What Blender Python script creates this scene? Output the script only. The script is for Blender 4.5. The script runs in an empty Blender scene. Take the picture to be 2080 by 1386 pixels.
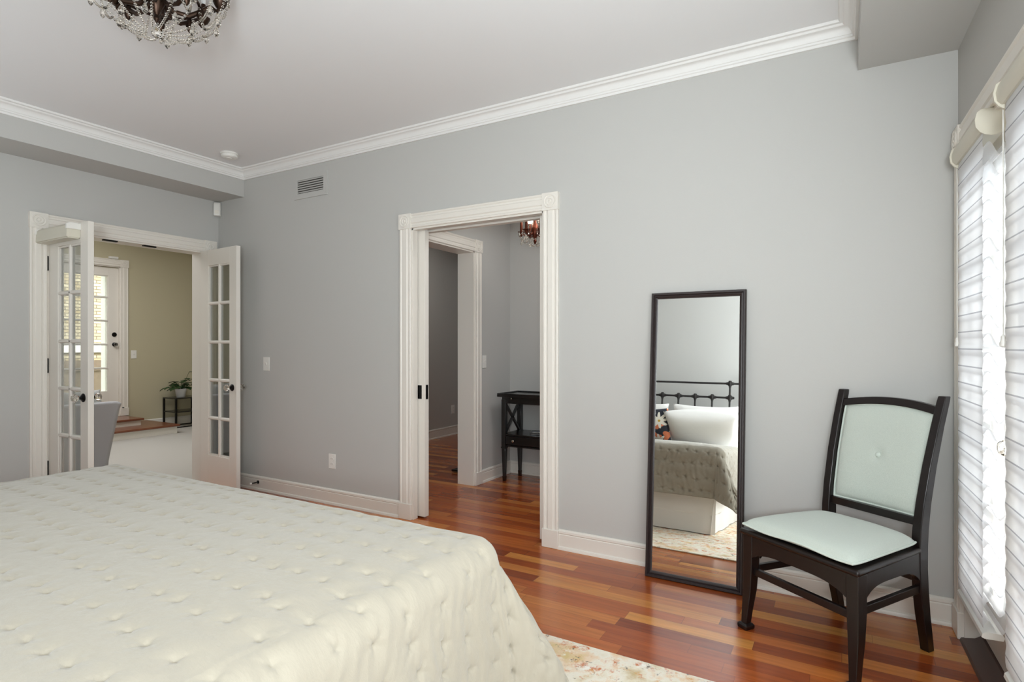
import bpy, bmesh, math, random
import numpy as np
from mathutils import Vector, Matrix
random.seed(7)
PI = math.pi
COL = bpy.context.scene.collection
rad = math.radians

# ------------------------------------------------------------------ helpers
def srgb(h):
    h = h.lstrip('#')
    out = []
    for i in (0, 2, 4):
        v = int(h[i:i+2], 16) / 255
        out.append(v/12.92 if v <= .04045 else ((v+.055)/1.055)**2.4)
    return (*out, 1)

class MB:
    def __init__(self, T=None):
        self.v = []; self.f = []; self.T = T
    def add(self, vs, fs):
        o = len(self.v)
        if self.T: vs = [self.T(*p) for p in vs]
        self.v += [tuple(p) for p in vs]
        self.f += [tuple(i+o for i in f) for f in fs]
        return self
    def box(self, x0, y0, z0, x1, y1, z1):
        vs = [(x0,y0,z0),(x1,y0,z0),(x1,y1,z0),(x0,y1,z0),(x0,y0,z1),(x1,y0,z1),(x1,y1,z1),(x0,y1,z1)]
        return self.add(vs, [(0,3,2,1),(4,5,6,7),(0,1,5,4),(1,2,6,5),(2,3,7,6),(3,0,4,7)])
    def prism(self, poly, axis, a, b):
        n = len(poly)
        def P(p, t):
            return {'x': (t, p[0], p[1]), 'y': (p[0], t, p[1]), 'z': (p[0], p[1], t)}[axis]
        vs = [P(p, a) for p in poly] + [P(p, b) for p in poly]
        fs = [(i, (i+1) % n, n+(i+1) % n, n+i) for i in range(n)]
        fs += [tuple(range(n-1, -1, -1)), tuple(range(n, 2*n))]
        return self.add(vs, fs)
    def loft(self, rings, cap=True, closed=True):
        n = len(rings[0]); vs = [p for r in rings for p in r]; fs = []
        for k in range(len(rings)-1):
            for i in range(n if closed else n-1):
                j = (i+1) % n
                fs.append((k*n+i, k*n+j, (k+1)*n+j, (k+1)*n+i))
        if cap and closed:
            fs.append(tuple(range(n-1, -1, -1))); m = (len(rings)-1)*n
            fs.append(tuple(range(m, m+n)))
        return self.add(vs, fs)
    def lathe(self, prof, c=(0,0,0), n=16, axis=(0,0,1)):
        q = Vector((0,0,1)).rotation_difference(Vector(axis)); c = Vector(c)
        rings = []
        for r, z in prof:
            r = max(r, 1e-4)
            rings.append([tuple(c + q @ Vector((r*math.cos(2*PI*i/n), r*math.sin(2*PI*i/n), z))) for i in range(n)])
        return self.loft(rings)
    def tube(self, pts, r, n=8):
        pts = [Vector(p) for p in pts]; rings = []
        up = None
        for i, p in enumerate(pts):
            d = (pts[min(i+1, len(pts)-1)] - pts[max(i-1, 0)]).normalized()
            if up is None:
                up = d.orthogonal().normalized()
            else:
                up = (up - d*up.dot(d))
                up = up.normalized() if up.length > 1e-6 else d.orthogonal().normalized()
            s = d.cross(up)
            rr = r[i] if isinstance(r, (list, tuple)) else r
            rings.append([tuple(p + (up*math.cos(2*PI*k/n) + s*math.sin(2*PI*k/n))*rr) for k in range(n)])
        return self.loft(rings)
    def beam(self, p, q, w, h, up=(0,0,1)):
        p = Vector(p); q = Vector(q); d = (q-p).normalized(); up = Vector(up)
        s = d.cross(up).normalized(); u = s.cross(d)
        R = lambda c: [tuple(c+s*a*w/2+u*b*h/2) for a, b in ((-1,-1),(1,-1),(1,1),(-1,1))]
        return self.loft([R(p), R(q)])
    def grid(self, P):
        nu, nv = len(P), len(P[0])
        return self.add([p for r in P for p in r],
            [(i*nv+j, (i+1)*nv+j, (i+1)*nv+j+1, i*nv+j+1) for i in range(nu-1) for j in range(nv-1)])
    def ball(self, c, r, n=10, m=6, sz=1.0):
        return self.lathe([(r*math.sin(PI*k/m), -r*sz*math.cos(PI*k/m)) for k in range(m+1)], c, n)
    def build(self, name, mat, parent=None, bevel=0, smooth=35, seg=2):
        me = bpy.data.meshes.new(name); me.from_pydata(self.v, [], self.f)
        bm = bmesh.new(); bm.from_mesh(me)
        bmesh.ops.recalc_face_normals(bm, faces=bm.faces); bm.to_mesh(me); bm.free()
        if smooth:
            me.shade_smooth(); me.set_sharp_from_angle(angle=rad(smooth))
        o = bpy.data.objects.new(name, me); COL.objects.link(o)
        me.materials.append(mat)
        if parent: o.parent = parent
        if bevel:
            m = o.modifiers.new('bev', 'BEVEL'); m.width = bevel; m.segments = seg; m.limit_method = 'ANGLE'; m.angle_limit = rad(40)
            m.harden_normals = False
        return o

def tag(o, label, cat, group=None, kind=None):
    o['label'] = label; o['category'] = cat
    if group: o['group'] = group
    if kind: o['kind'] = kind
    return o
def struct(o):
    o['kind'] = 'structure'; return o
def empty(name, loc, rz=0.0, rx=0.0):
    o = bpy.data.objects.new(name, None); COL.objects.link(o); o.empty_display_size = .1
    o.location = loc; o.rotation_euler = (rx, 0, rz); return o
def copy_tree(o, parent=None):
    c = o.copy(); COL.objects.link(c); c.parent = parent
    for ch in list(o.children): copy_tree(ch, c)
    return c

# ------------------------------------------------------------------ materials
def mat(name, color, rough=.5, metal=0, spec=.5, bump=None, coat=0, sheen=0, vary=None):
    m = bpy.data.materials.new(name); m.use_nodes = True
    nt = m.node_tree; b = nt.nodes['Principled BSDF']
    c = srgb(color) if isinstance(color, str) else color
    b.inputs['Base Color'].default_value = c
    b.inputs['Roughness'].default_value = rough; b.inputs['Metallic'].default_value = metal
    b.inputs['Specular IOR Level'].default_value = spec
    if coat: b.inputs['Coat Weight'].default_value = coat; b.inputs['Coat Roughness'].default_value = .15
    if sheen: b.inputs['Sheen Weight'].default_value = sheen
    if bump or vary:
        tc = nt.nodes.new('ShaderNodeTexCoord')
    if bump:
        n = nt.nodes.new('ShaderNodeTexNoise'); n.inputs['Scale'].default_value = bump[0]; n.inputs['Detail'].default_value = 4
        nt.links.new(tc.outputs['Object'], n.inputs['Vector'])
        bp = nt.nodes.new('ShaderNodeBump'); bp.inputs['Strength'].default_value = bump[1]; bp.inputs['Distance'].default_value = .01
        nt.links.new(n.outputs['Fac'], bp.inputs['Height']); nt.links.new(bp.outputs['Normal'], b.inputs['Normal'])
    if vary:
        n2 = nt.nodes.new('ShaderNodeTexNoise'); n2.inputs['Scale'].default_value = vary[0]; n2.inputs['Detail'].default_value = 3
        nt.links.new(tc.outputs['Object'], n2.inputs['Vector'])
        mx = nt.nodes.new('ShaderNodeMix'); mx.data_type = 'RGBA'
        mx.inputs['A'].default_value = c; mx.inputs['B'].default_value = srgb(vary[1])
        nt.links.new(n2.outputs['Fac'], mx.inputs['Factor']); nt.links.new(mx.outputs['Result'], b.inputs['Base Color'])
    return m

M = {}
M['wall'] = mat('grey_paint', '#bdbcb8', .75, spec=.3, bump=(160, .04))
M['ceil'] = mat('ceiling_paint', '#e6e6e6', .9, spec=.2)
M['trim'] = mat('cream_white_paint', '#e2ddd4', .38, spec=.45)
M['crown'] = mat('crown_white_paint', '#e6e5e2', .5)
M['olive'] = mat('olive_paint', '#bbb398', .8, spec=.2)
M['carpet'] = mat('white_carpet', '#bab6af', .95, spec=.1, bump=(300, .5))
M['plastic'] = mat('white_plastic', '#e4e2dc', .35)
M['cream'] = mat('cream_vinyl', '#d2cdbd', .4)
M['black'] = mat('black_metal', '#141313', .35, metal=.6)
M['blackpaint'] = mat('black_lacquer', '#0e0d0d', .28, coat=.4)
M['iron'] = mat('dark_iron', '#2e2b2a', .55, metal=.5)
M['bronze'] = mat('oiled_bronze', '#3a2a20', .35, metal=.8)
M['copper'] = mat('red_bronze', '#5e2c1c', .35, metal=.7)
M['espresso'] = mat('espresso_wood', '#150d0c', .32, spec=.4, coat=.2, bump=(40, .02))
M['mirrorframe'] = mat('brown_black_wood', '#2a2120', .42, bump=(60, .03))
M['steel'] = mat('satin_nickel', '#b9b4a8', .25, metal=1)
M['greyfab'] = mat('grey_upholstery', '#b4b4b7', .95, spec=.1, bump=(500, .3))
M['greyfab2'] = mat('pale_grey_upholstery', '#b4b5b4', .95, spec=.1, bump=(500, .3))
M['linen'] = mat('white_pillow_cotton', '#eceae6', .9, spec=.15, bump=(9, .25), sheen=.2)
M['skirt'] = mat('ivory_skirt_cotton', '#f0eeea', .9, spec=.15, bump=(300, .05))
M['pot'] = mat('white_ceramic', '#e2e2e2', .3)
M['leaf'] = mat('green_leaf', '#12290f', .4, vary=(14, '#28481f'))
M['soil'] = mat('potting_soil', '#30241c', .95)
M['tread'] = mat('red_brown_stair_tread', '#6b2f1c', .3, coat=.3, vary=(8, '#7d5034'))
M['glow'] = None
M['stone'] = mat('pale_limestone', '#e9e4da', .8)
M['metalroof'] = mat('blue_grey_cornice', '#6f8c99', .6)
M['darkglass'] = mat('dark_window_glass', '#39414a', .1)
M['fence'] = mat('brown_wood_fence', '#7a6450', .85, vary=(12, '#94806a'))
M['lawn'] = mat('grass_ground', '#6f7a55', .95)

def fabric_weave(name, color, c2, scale=420, strength=.25):
    m = mat(name, color, .92, spec=.15, sheen=.25)
    nt = m.node_tree; b = nt.nodes['Principled BSDF']
    tc = nt.nodes.new('ShaderNodeTexCoord')
    mp = nt.nodes.new('ShaderNodeMapping'); nt.links.new(tc.outputs['Object'], mp.inputs['Vector'])
    mp.inputs['Scale'].default_value = (1, 1, .12)
    n = nt.nodes.new('ShaderNodeTexNoise'); n.inputs['Scale'].default_value = scale; n.inputs['Detail'].default_value = 2
    nt.links.new(mp.outputs['Vector'], n.inputs['Vector'])
    mx = nt.nodes.new('ShaderNodeMix'); mx.data_type = 'RGBA'
    mx.inputs['A'].default_value = srgb(color); mx.inputs['B'].default_value = srgb(c2)
    rr = nt.nodes.new('ShaderNodeMapRange'); rr.inputs[1].default_value = .35; rr.inputs[2].default_value = .65
    nt.links.new(n.outputs['Fac'], rr.inputs[0]); nt.links.new(rr.outputs[0], mx.inputs['Factor'])
    nt.links.new(mx.outputs['Result'], b.inputs['Base Color'])
    bp = nt.nodes.new('ShaderNodeBump'); bp.inputs['Strength'].default_value = strength; bp.inputs['Distance'].default_value = .002
    nt.links.new(n.outputs['Fac'], bp.inputs['Height']); nt.links.new(bp.outputs['Normal'], b.inputs['Normal'])
    return m
M['seafoam'] = fabric_weave('pale_seafoam_linen', '#ccd3ca', '#bcc5bc', 1100, .15)
M['seafoam_trim'] = mat('pale_seafoam_piping', '#ccd5cc', .9, spec=.15)

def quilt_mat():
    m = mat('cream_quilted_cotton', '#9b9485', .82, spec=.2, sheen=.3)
    nt = m.node_tree; b = nt.nodes['Principled BSDF']
    tc = nt.nodes.new('ShaderNodeTexCoord')
    mp = nt.nodes.new('ShaderNodeMapping'); nt.links.new(tc.outputs['Object'], mp.inputs['Vector'])
    mp.inputs['Scale'].default_value = (1, 2.2, 1)
    n = nt.nodes.new('ShaderNodeTexNoise'); n.inputs['Scale'].default_value = 16; n.inputs['Detail'].default_value = 5
    n.inputs['Roughness'].default_value = .55
    nt.links.new(mp.outputs['Vector'], n.inputs['Vector'])
    n2 = nt.nodes.new('ShaderNodeTexNoise'); n2.inputs['Scale'].default_value = 500
    nt.links.new(tc.outputs['Object'], n2.inputs['Vector'])
    bp = nt.nodes.new('ShaderNodeBump'); bp.inputs['Strength'].default_value = .28; bp.inputs['Distance'].default_value = .012
    nt.links.new(n.outputs['Fac'], bp.inputs['Height'])
    bp2 = nt.nodes.new('ShaderNodeBump'); bp2.inputs['Strength'].default_value = .12; bp2.inputs['Distance'].default_value = .001
    nt.links.new(n2.outputs['Fac'], bp2.inputs['Height']); nt.links.new(bp.outputs['Normal'], bp2.inputs['Normal'])
    nt.links.new(bp2.outputs['Normal'], b.inputs['Normal'])
    return m
M['quilt'] = quilt_mat()

def clear_glass(name, tint=(1,1,1,1), fac=.07):
    m = bpy.data.materials.new(name); m.use_nodes = True; nt = m.node_tree; nt.nodes.clear()
    o = nt.nodes.new('ShaderNodeOutputMaterial'); mx = nt.nodes.new('ShaderNodeMixShader')
    t = nt.nodes.new('ShaderNodeBsdfTransparent'); g = nt.nodes.new('ShaderNodeBsdfGlossy')
    t.inputs['Color'].default_value = tint; g.inputs['Roughness'].default_value = .01
    lw = nt.nodes.new('ShaderNodeLayerWeight'); lw.inputs['Blend'].default_value = .25
    mr = nt.nodes.new('ShaderNodeMapRange'); mr.inputs[3].default_value = fac; mr.inputs[4].default_value = .6
    nt.links.new(lw.outputs['Fresnel'], mr.inputs[0]); nt.links.new(mr.outputs[0], mx.inputs['Fac'])
    nt.links.new(t.outputs[0], mx.inputs[1]); nt.links.new(g.outputs[0], mx.inputs[2])
    nt.links.new(mx.outputs[0], o.inputs['Surface']); return m
M['glass'] = clear_glass('window_glass', (.96,.98,.97,1))

def crystal(name):
    m = bpy.data.materials.new(name); m.use_nodes = True; nt = m.node_tree; nt.nodes.clear()
    o = nt.nodes.new('ShaderNodeOutputMaterial'); g = nt.nodes.new('ShaderNodeBsdfGlass')
    g.inputs['IOR'].default_value = 1.52; g.inputs['Roughness'].default_value = .0; g.inputs['Color'].default_value = (1, .985, .96, 1)
    nt.links.new(g.outputs[0], o.inputs['Surface']); return m
M['crystal'] = crystal('cut_crystal')

def glow(name, col, s):
    m = bpy.data.materials.new(name); m.use_nodes = True; b = m.node_tree.nodes['Principled BSDF']
    b.inputs['Emission Color'].default_value = col; b.inputs['Emission Strength'].default_value = s
    b.inputs['Base Color'].default_value = (1,1,1,1); return m
M['glow'] = glow('lit_bulb', (1, .9, .75, 1), 10)

def mirror_mat():
    m = bpy.data.materials.new('mirror_glass'); m.use_nodes = True; nt = m.node_tree; nt.nodes.clear()
    o = nt.nodes.new('ShaderNodeOutputMaterial'); g = nt.nodes.new('ShaderNodeBsdfGlossy')
    g.inputs['Roughness'].default_value = 0; g.inputs['Color'].default_value = (.96,.975,.965,1)
    nt.links.new(g.outputs[0], o.inputs['Surface']); return m
M['mirror'] = mirror_mat()

def sheer(name, transp, line=False, tint=(.9, .9, .91, 1)):
    m = bpy.data.materials.new(name); m.use_nodes = True; nt = m.node_tree; nt.nodes.clear(); L = nt.links
    o = nt.nodes.new('ShaderNodeOutputMaterial')
    d = nt.nodes.new('ShaderNodeBsdfDiffuse'); t = nt.nodes.new('ShaderNodeBsdfTranslucent'); p = nt.nodes.new('ShaderNodeBsdfTransparent')
    for x in (d, t): x.inputs['Color'].default_value = tint
    a = nt.nodes.new('ShaderNodeMixShader'); a.inputs[0].default_value = .5
    L.new(d.outputs[0], a.inputs[1]); L.new(t.outputs[0], a.inputs[2])
    b = nt.nodes.new('ShaderNodeMixShader'); b.inputs[0].default_value = transp
    L.new(a.outputs[0], b.inputs[1]); L.new(p.outputs[0], b.inputs[2])
    if line:
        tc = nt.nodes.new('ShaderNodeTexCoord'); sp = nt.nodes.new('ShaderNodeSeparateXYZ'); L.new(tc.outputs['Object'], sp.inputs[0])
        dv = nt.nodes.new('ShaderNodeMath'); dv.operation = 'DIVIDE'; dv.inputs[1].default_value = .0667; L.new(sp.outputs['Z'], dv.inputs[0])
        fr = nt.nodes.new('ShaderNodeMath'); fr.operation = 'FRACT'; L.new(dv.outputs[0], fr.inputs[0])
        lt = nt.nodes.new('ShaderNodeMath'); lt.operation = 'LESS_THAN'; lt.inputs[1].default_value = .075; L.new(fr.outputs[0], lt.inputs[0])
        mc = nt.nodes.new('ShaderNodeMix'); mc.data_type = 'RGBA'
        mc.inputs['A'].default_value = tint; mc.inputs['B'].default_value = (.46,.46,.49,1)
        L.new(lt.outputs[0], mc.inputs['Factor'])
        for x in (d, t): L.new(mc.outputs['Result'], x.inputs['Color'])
    L.new(b.outputs[0], o.inputs['Surface']); return m
M['sheer'] = sheer('white_sheer_fabric', .06, True, (.85,.85,.865,1))
M['backsheer'] = sheer('fine_back_sheer', .45)
M['vane'] = sheer('white_vane_fabric', .12)

def floor_mat():
    m = bpy.data.materials.new('cherry_strip_floor'); m.use_nodes = True
    nt = m.node_tree; L = nt.links; b = nt.nodes['Principled BSDF']; N = nt.nodes.new
    geo = N('ShaderNodeNewGeometry'); sp = N('ShaderNodeSeparateXYZ'); L.new(geo.outputs['Position'], sp.inputs[0])
    def math_(op, a, bv=None, c=None):
        n = N('ShaderNodeMath'); n.operation = op
        for i, x in enumerate((a, bv, c)):
            if x is None: continue
            if isinstance(x, (int, float)): n.inputs[i].default_value = x
            else: L.new(x, n.inputs[i])
        return n.outputs[0]
    y = math_('DIVIDE', math_('ADD', sp.outputs['Y'], -.0294+10*.0765), .0765)
    row = math_('FLOOR', y); fy = math_('FRACT', y)
    w1 = N('ShaderNodeTexWhiteNoise'); w1.noise_dimensions = '1D'; L.new(row, w1.inputs['W'])
    w1b = N('ShaderNodeTexWhiteNoise'); w1b.noise_dimensions = '1D'; L.new(math_('ADD', row, 53.7), w1b.inputs['W'])
    ln = math_('MULTIPLY_ADD', w1b.outputs['Value'], .55, .42)
    x = math_('DIVIDE', math_('MULTIPLY_ADD', w1.outputs['Value'], 3.0, math_('ADD', sp.outputs['X'], 20)), ln)
    col = math_('FLOOR', x); fx = math_('FRACT', x)
    cv = N('ShaderNodeCombineXYZ'); L.new(row, cv.inputs[0]); L.new(col, cv.inputs[1])
    w2 = N('ShaderNodeTexWhiteNoise'); w2.noise_dimensions = '2D'; L.new(cv.outputs[0], w2.inputs['Vector'])
    rp = N('ShaderNodeValToRGB'); e = rp.color_ramp.elements
    e[0].position = 0; e[0].color = srgb('#843c1c'); e[1].position = 1; e[1].color = srgb('#d08c46')
    for p, c in ((.2, '#93461f'), (.45, '#a65224'), (.65, '#b05d29'), (.8, '#bb6c32'), (.92, '#c87e3d')):
        k = e.new(p); k.color = srgb(c)
    L.new(w2.outputs['Value'], rp.inputs['Fac'])
    # grain
    cv2 = N('ShaderNodeCombineXYZ'); L.new(math_('MULTIPLY', sp.outputs['X'], 2.2), cv2.inputs[0])
    L.new(math_('MULTIPLY', sp.outputs['Y'], 34), cv2.inputs[1]); L.new(math_('MULTIPLY', w2.outputs['Value'], 40), cv2.inputs[2])
    gn = N('ShaderNodeTexNoise'); gn.inputs['Scale'].default_value = 1.6; gn.inputs['Detail'].default_value = 5
    L.new(cv2.outputs[0], gn.inputs['Vector'])
    mr = N('ShaderNodeMapRange'); mr.inputs[1].default_value = .3; mr.inputs[2].default_value = .7; mr.inputs[3].default_value = .8; mr.inputs[4].default_value = 1.14
    L.new(gn.outputs['Fac'], mr.inputs[0])
    mu = N('ShaderNodeMix'); mu.data_type = 'RGBA'; mu.blend_type = 'MULTIPLY'; mu.inputs['Factor'].default_value = 1
    L.new(rp.outputs['Color'], mu.inputs['A']); L.new(mr.outputs[0], mu.inputs['B'])
    # joints
    gy = math_('LESS_THAN', math_('MINIMUM', fy, math_('SUBTRACT', 1, fy)), .012)
    gx = math_('LESS_THAN', math_('MINIMUM', fx, math_('SUBTRACT', 1, fx)), .0016)
    gap = math_('MAXIMUM', gy, gx)
    mg = N('ShaderNodeMix'); mg.data_type = 'RGBA'; L.new(math_('MULTIPLY', gap, .55), mg.inputs['Factor'])
    L.new(mu.outputs['Result'], mg.inputs['A']); mg.inputs['B'].default_value = srgb('#4a2415')
    L.new(mg.outputs['Result'], b.inputs['Base Color'])
    b.inputs['Roughness'].default_value = .22; b.inputs['Specular IOR Level'].default_value = .5
    b.inputs['Coat Weight'].default_value = .22; b.inputs['Coat Roughness'].default_value = .14
    bp = N('ShaderNodeBump'); bp.inputs['Strength'].default_value = .05; bp.inputs['Distance'].default_value = .003
    L.new(gn.outputs['Fac'], bp.inputs['Height']); L.new(bp.outputs['Normal'], b.inputs['Normal'])
    return m
M['floor'] = floor_mat()

def rug_mat():
    m = bpy.data.materials.new('distressed_rug_pile'); m.use_nodes = True
    nt = m.node_tree; L = nt.links; b = nt.nodes['Principled BSDF']; N = nt.nodes.new
    b.inputs['Roughness'].default_value = .95; b.inputs['Specular IOR Level'].default_value = .1
    tc = N('ShaderNodeTexCoord')
    def noise(s, d=4, off=0, r=.6):
        mp = N('ShaderNodeMapping'); mp.inputs['Location'].default_value = (off, off*1.7, 0); L.new(tc.outputs['Object'], mp.inputs['Vector'])
        n = N('ShaderNodeTexNoise'); n.inputs['Scale'].default_value = s; n.inputs['Detail'].default_value = d; n.inputs['Roughness'].default_value = r
        L.new(mp.outputs['Vector'], n.inputs['Vector']); return n.outputs['Fac']
    def ramp(f, stops):
        r = N('ShaderNodeValToRGB'); e = r.color_ramp.elements
        e[0].position, e[0].color = stops[0][0], srgb(stops[0][1]); e[1].position, e[1].color = stops[-1][0], srgb(stops[-1][1])
        for p, c in stops[1:-1]: k = e.new(p); k.color = srgb(c)
        L.new(f, r.inputs['Fac']); return r.outputs['Color']
    def mask(f, lo, hi):
        r = N('ShaderNodeMapRange'); r.inputs[1].default_value = lo; r.inputs[2].default_value = hi; L.new(f, r.inputs[0]); return r.outputs[0]
    def mix(a, c, f):
        x = N('ShaderNodeMix'); x.data_type = 'RGBA'; L.new(f, x.inputs['Factor'])
        for s, v in (('A', a), ('B', c)):
            if isinstance(v, str): x.inputs[s].default_value = srgb(v)
            else: L.new(v, x.inputs[s])
        return x.outputs['Result']
    base = ramp(noise(7, 5), [(.3, '#c9b48c'), (.42, '#e3d9c3'), (.5, '#eae3d4'), (.58, '#e6ccae'), (.7, '#d8c08c')])
    base = mix(base, '#c9764a', mask(noise(16, 5, 3.1, .7), .55, .66))
    base = mix(base, '#d39a52', mask(noise(13, 5, 8.3, .7), .57, .68))
    base = mix(base, '#f0ece2', mask(noise(11, 5, 5.2, .7), .56, .66))
    base = mix(base, '#6e655c', mask(noise(26, 6, 11.5, .75), .585, .66))
    L.new(base, b.inputs['Base Color'])
    bp = N('ShaderNodeBump'); bp.inputs['Strength'].default_value = .4; bp.inputs['Distance'].default_value = .004
    L.new(noise(260, 2), bp.inputs['Height']); L.new(bp.outputs['Normal'], b.inputs['Normal'])
    return m
M['rug'] = rug_mat()

def floral_mat():
    m = mat('navy_floral_print', '#3b3d44', .9, spec=.1)
    nt = m.node_tree; L = nt.links; b = nt.nodes['Principled BSDF']; N = nt.nodes.new
    tc = N('ShaderNodeTexCoord')
    def flowers(scale, off, thr, petals):
        mp = N('ShaderNodeMapping'); mp.inputs['Location'].default_value = off; L.new(tc.outputs['Object'], mp.inputs['Vector'])
        v = N('ShaderNodeTexVoronoi'); v.inputs['Scale'].default_value = scale; v.inputs['Randomness'].default_value = .7; v.voronoi_dimensions = '2D'
        cx = N('ShaderNodeSeparateXYZ'); L.new(mp.outputs['Vector'], cx.inputs[0])
        cc = N('ShaderNodeCombineXYZ'); L.new(cx.outputs['X'], cc.inputs[0]); L.new(cx.outputs['Z'], cc.inputs[1])
        L.new(cc.outputs[0], v.inputs['Vector'])
        sub = N('ShaderNodeVectorMath'); sub.operation = 'SUBTRACT'; L.new(cc.outputs[0], sub.inputs[0])
        L.new(v.outputs['Position'], sub.inputs[1]); s2 = N('ShaderNodeSeparateXYZ'); L.new(sub.outputs[0], s2.inputs[0])
        at = N('ShaderNodeMath'); at.operation = 'ARCTAN2'; L.new(s2.outputs['Y'], at.inputs[0]); L.new(s2.outputs['X'], at.inputs[1])
        mu = N('ShaderNodeMath'); mu.operation = 'MULTIPLY'; mu.inputs[1].default_value = petals; L.new(at.outputs[0], mu.inputs[0])
        co = N('ShaderNodeMath'); co.operation = 'COSINE'; L.new(mu.outputs[0], co.inputs[0])
        ma = N('ShaderNodeMath'); ma.operation = 'MULTIPLY_ADD'; ma.inputs[1].default_value = thr*.35; ma.inputs[2].default_value = thr; L.new(co.outputs[0], ma.inputs[0])
        lt = N('ShaderNodeMath'); lt.operation = 'LESS_THAN'; L.new(v.outputs['Distance'], lt.inputs[0]); L.new(ma.outputs[0], lt.inputs[1])
        ct = N('ShaderNodeMath'); ct.operation = 'LESS_THAN'; L.new(v.outputs['Distance'], ct.inputs[0]); ct.inputs[1].default_value = thr*.2
        return lt.outputs[0], ct.outputs[0]
    def mix(a, c, f):
        x = N('ShaderNodeMix'); x.data_type = 'RGBA'; L.new(f, x.inputs['Factor'])
        for s, v in (('A', a), ('B', c)):
            if isinstance(v, str): x.inputs[s].default_value = srgb(v)
            else: L.new(v, x.inputs[s])
        return x.outputs['Result']
    f2, c2 = flowers(6.5, (.3, 0, .9), .3, 3); f1, c1 = flowers(5, (0, 0, 0), .34, 8)
    col = mix('#3b3d44', '#d9805c', f2); col = mix(col, '#efe9dc', f1); col = mix(col, '#c9a24a', c1)
    L.new(col, b.inputs['Base Color']); return m
M['floral'] = floral_mat()

def brick_mat():
    m = mat('tan_brick', '#c9b48f', .9, spec=.1); nt = m.node_tree; L = nt.links; N = nt.nodes.new
    tc = N('ShaderNodeTexCoord'); sp = N('ShaderNodeSeparateXYZ'); L.new(tc.outputs['Object'], sp.inputs[0])
    cv = N('ShaderNodeCombineXYZ'); L.new(sp.outputs['Y'], cv.inputs[0]); L.new(sp.outputs['Z'], cv.inputs[1])
    bk = N('ShaderNodeTexBrick'); L.new(cv.outputs[0], bk.inputs['Vector'])
    bk.inputs['Scale'].default_value = 1; bk.inputs['Brick Width'].default_value = .24; bk.inputs['Row Height'].default_value = .07; bk.inputs['Mortar Size'].default_value = .009
    bk.inputs['Color1'].default_value = srgb('#b5a88f'); bk.inputs['Color2'].default_value = srgb('#9d8b6c'); bk.inputs['Mortar'].default_value = srgb('#6b6150')
    L.new(bk.outputs['Color'], nt.nodes['Principled BSDF'].inputs['Base Color']); return m
M['brick'] = brick_mat()

# ------------------------------------------------------------------ room constants (metres, camera above the origin)
WA = 3.14; WB = -4.878; CX = .435; WD = -.98; ZC = 2.745; TH = .16
SL = -4.51; SR = .06; ZS = 2.52
TA = lambda s, d, z: (s, WA-d, z)
TBw = lambda s, d, z: (WB+d, s, z)
cr = rad(1.8); cs, sn = math.cos(cr), math.sin(cr)
TCw = lambda u, d, z: (CX+u*sn-d*cs, WA-u*cs-d*sn, z)          # wall with the shaded doors
XH = -2.80; YH = 4.80; XF = -4.66; XW = -8.95
THl = lambda s, d, z: (XH+d, s, z)
TL = lambda s, d, z: (XW+d, s, z)

# floors
b = MB(); b.box(-4.96, -1.1, -.08, 1.2, 7.4, 0); struct(b.build('floor', M['floor'], smooth=0))
b = MB(); b.box(-9.1, -.8, -.08, -4.96, 6.2, 0); struct(b.build('floor_carpet', M['carpet'], smooth=0))
# bedroom walls
b = MB()
b.box(WB-TH, WA, 0, -3.85, WA+TH, 2.9); b.box(-3.85, WA, 0, -2.64, WA+.045, 2.9); b.box(-3.85, WA+.115, 0, -2.64, WA+TH, 2.9)
b.box(-2.64, WA, 2.06, -1.59, WA+TH, 2.9)
b.box(-1.59, WA, 0, -.45, WA+.045, 2.9); b.box(-1.59, WA+.115, 0, -.45, WA+TH, 2.9); b.box(-.45, WA, 0, 1.2, WA+TH, 2.9)
struct(b.build('wall_back', M['wall'], smooth=0))
b = MB()
b.box(WB-TH, -1.1, 0, WB, 1.85, 2.9); b.box(WB-TH, 1.85, 2.07, WB, 3.005, 2.9); b.box(WB-TH, 3.005, 0, WB, WA, 2.9)
struct(b.build('wall_left', M['wall'], smooth=0))
b = MB(TCw)
b.box(-.05, -.14, 0, .135, 0, 2.9); b.box(.135, -.14, 2.06, 1.315, 0, 2.9); b.box(1.315, -.14, 0, 4.3, 0, 2.9)
struct(b.build('wall_right', M['wall'], smooth=0))
b = MB(); b.box(WB-TH, WD-.12, 0, 1.2, WD, 2.9); struct(b.build('wall_front', M['wall'], smooth=0))
b = MB(); b.box(WB-TH, WD-.12, ZC, 1.2, WA, ZC+.1); struct(b.build('ceiling', M['ceil'], smooth=0))
b = MB(); b.box(WB, WD, ZS, SL, WA, ZC); struct(b.build('ceiling_soffit', M['wall'], smooth=0))
b = MB(); b.add([(SR,WD,ZS),(CX+.14,WD,ZS),(CX,WA,ZS),(SR,WA,ZS),(SR,WD,ZC),(CX+.14,WD,ZC),(CX,WA,ZC),(SR,WA,ZC)],
    [(0,1,2,3),(4,5,6,7),(0,1,5,4),(1,2,6,5),(2,3,7,6),(3,0,4,7)])
struct(b.build('ceiling_soffit', M['wall'], smooth=0))

# crown moulding, mitred round the tray
prof = [(0, 2.664), (.012, 2.664), (.014, 2.676), (.021, 2.679), (.022, 2.688), (.026, 2.69)]
prof += [(.026+.03*(1-math.cos(t*PI/2)), 2.69+.032*math.sin(t*PI/2)) for t in (.25, .5, .75, 1)]
prof += [(.058, 2.724), (.062, 2.731), (.074, 2.733), (.078, 2.739), (.078, 2.746)]
b = MB(); rings = []
for o, z in prof:
    rings.append([(SL+o, WD+o, z), (SR-o, WD+o, z), (SR-o, WA-o, z), (SL+o, WA-o, z)])
b.loft(rings, cap=False); struct(b.build('trim_1', M['crown'], smooth=25))

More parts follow.
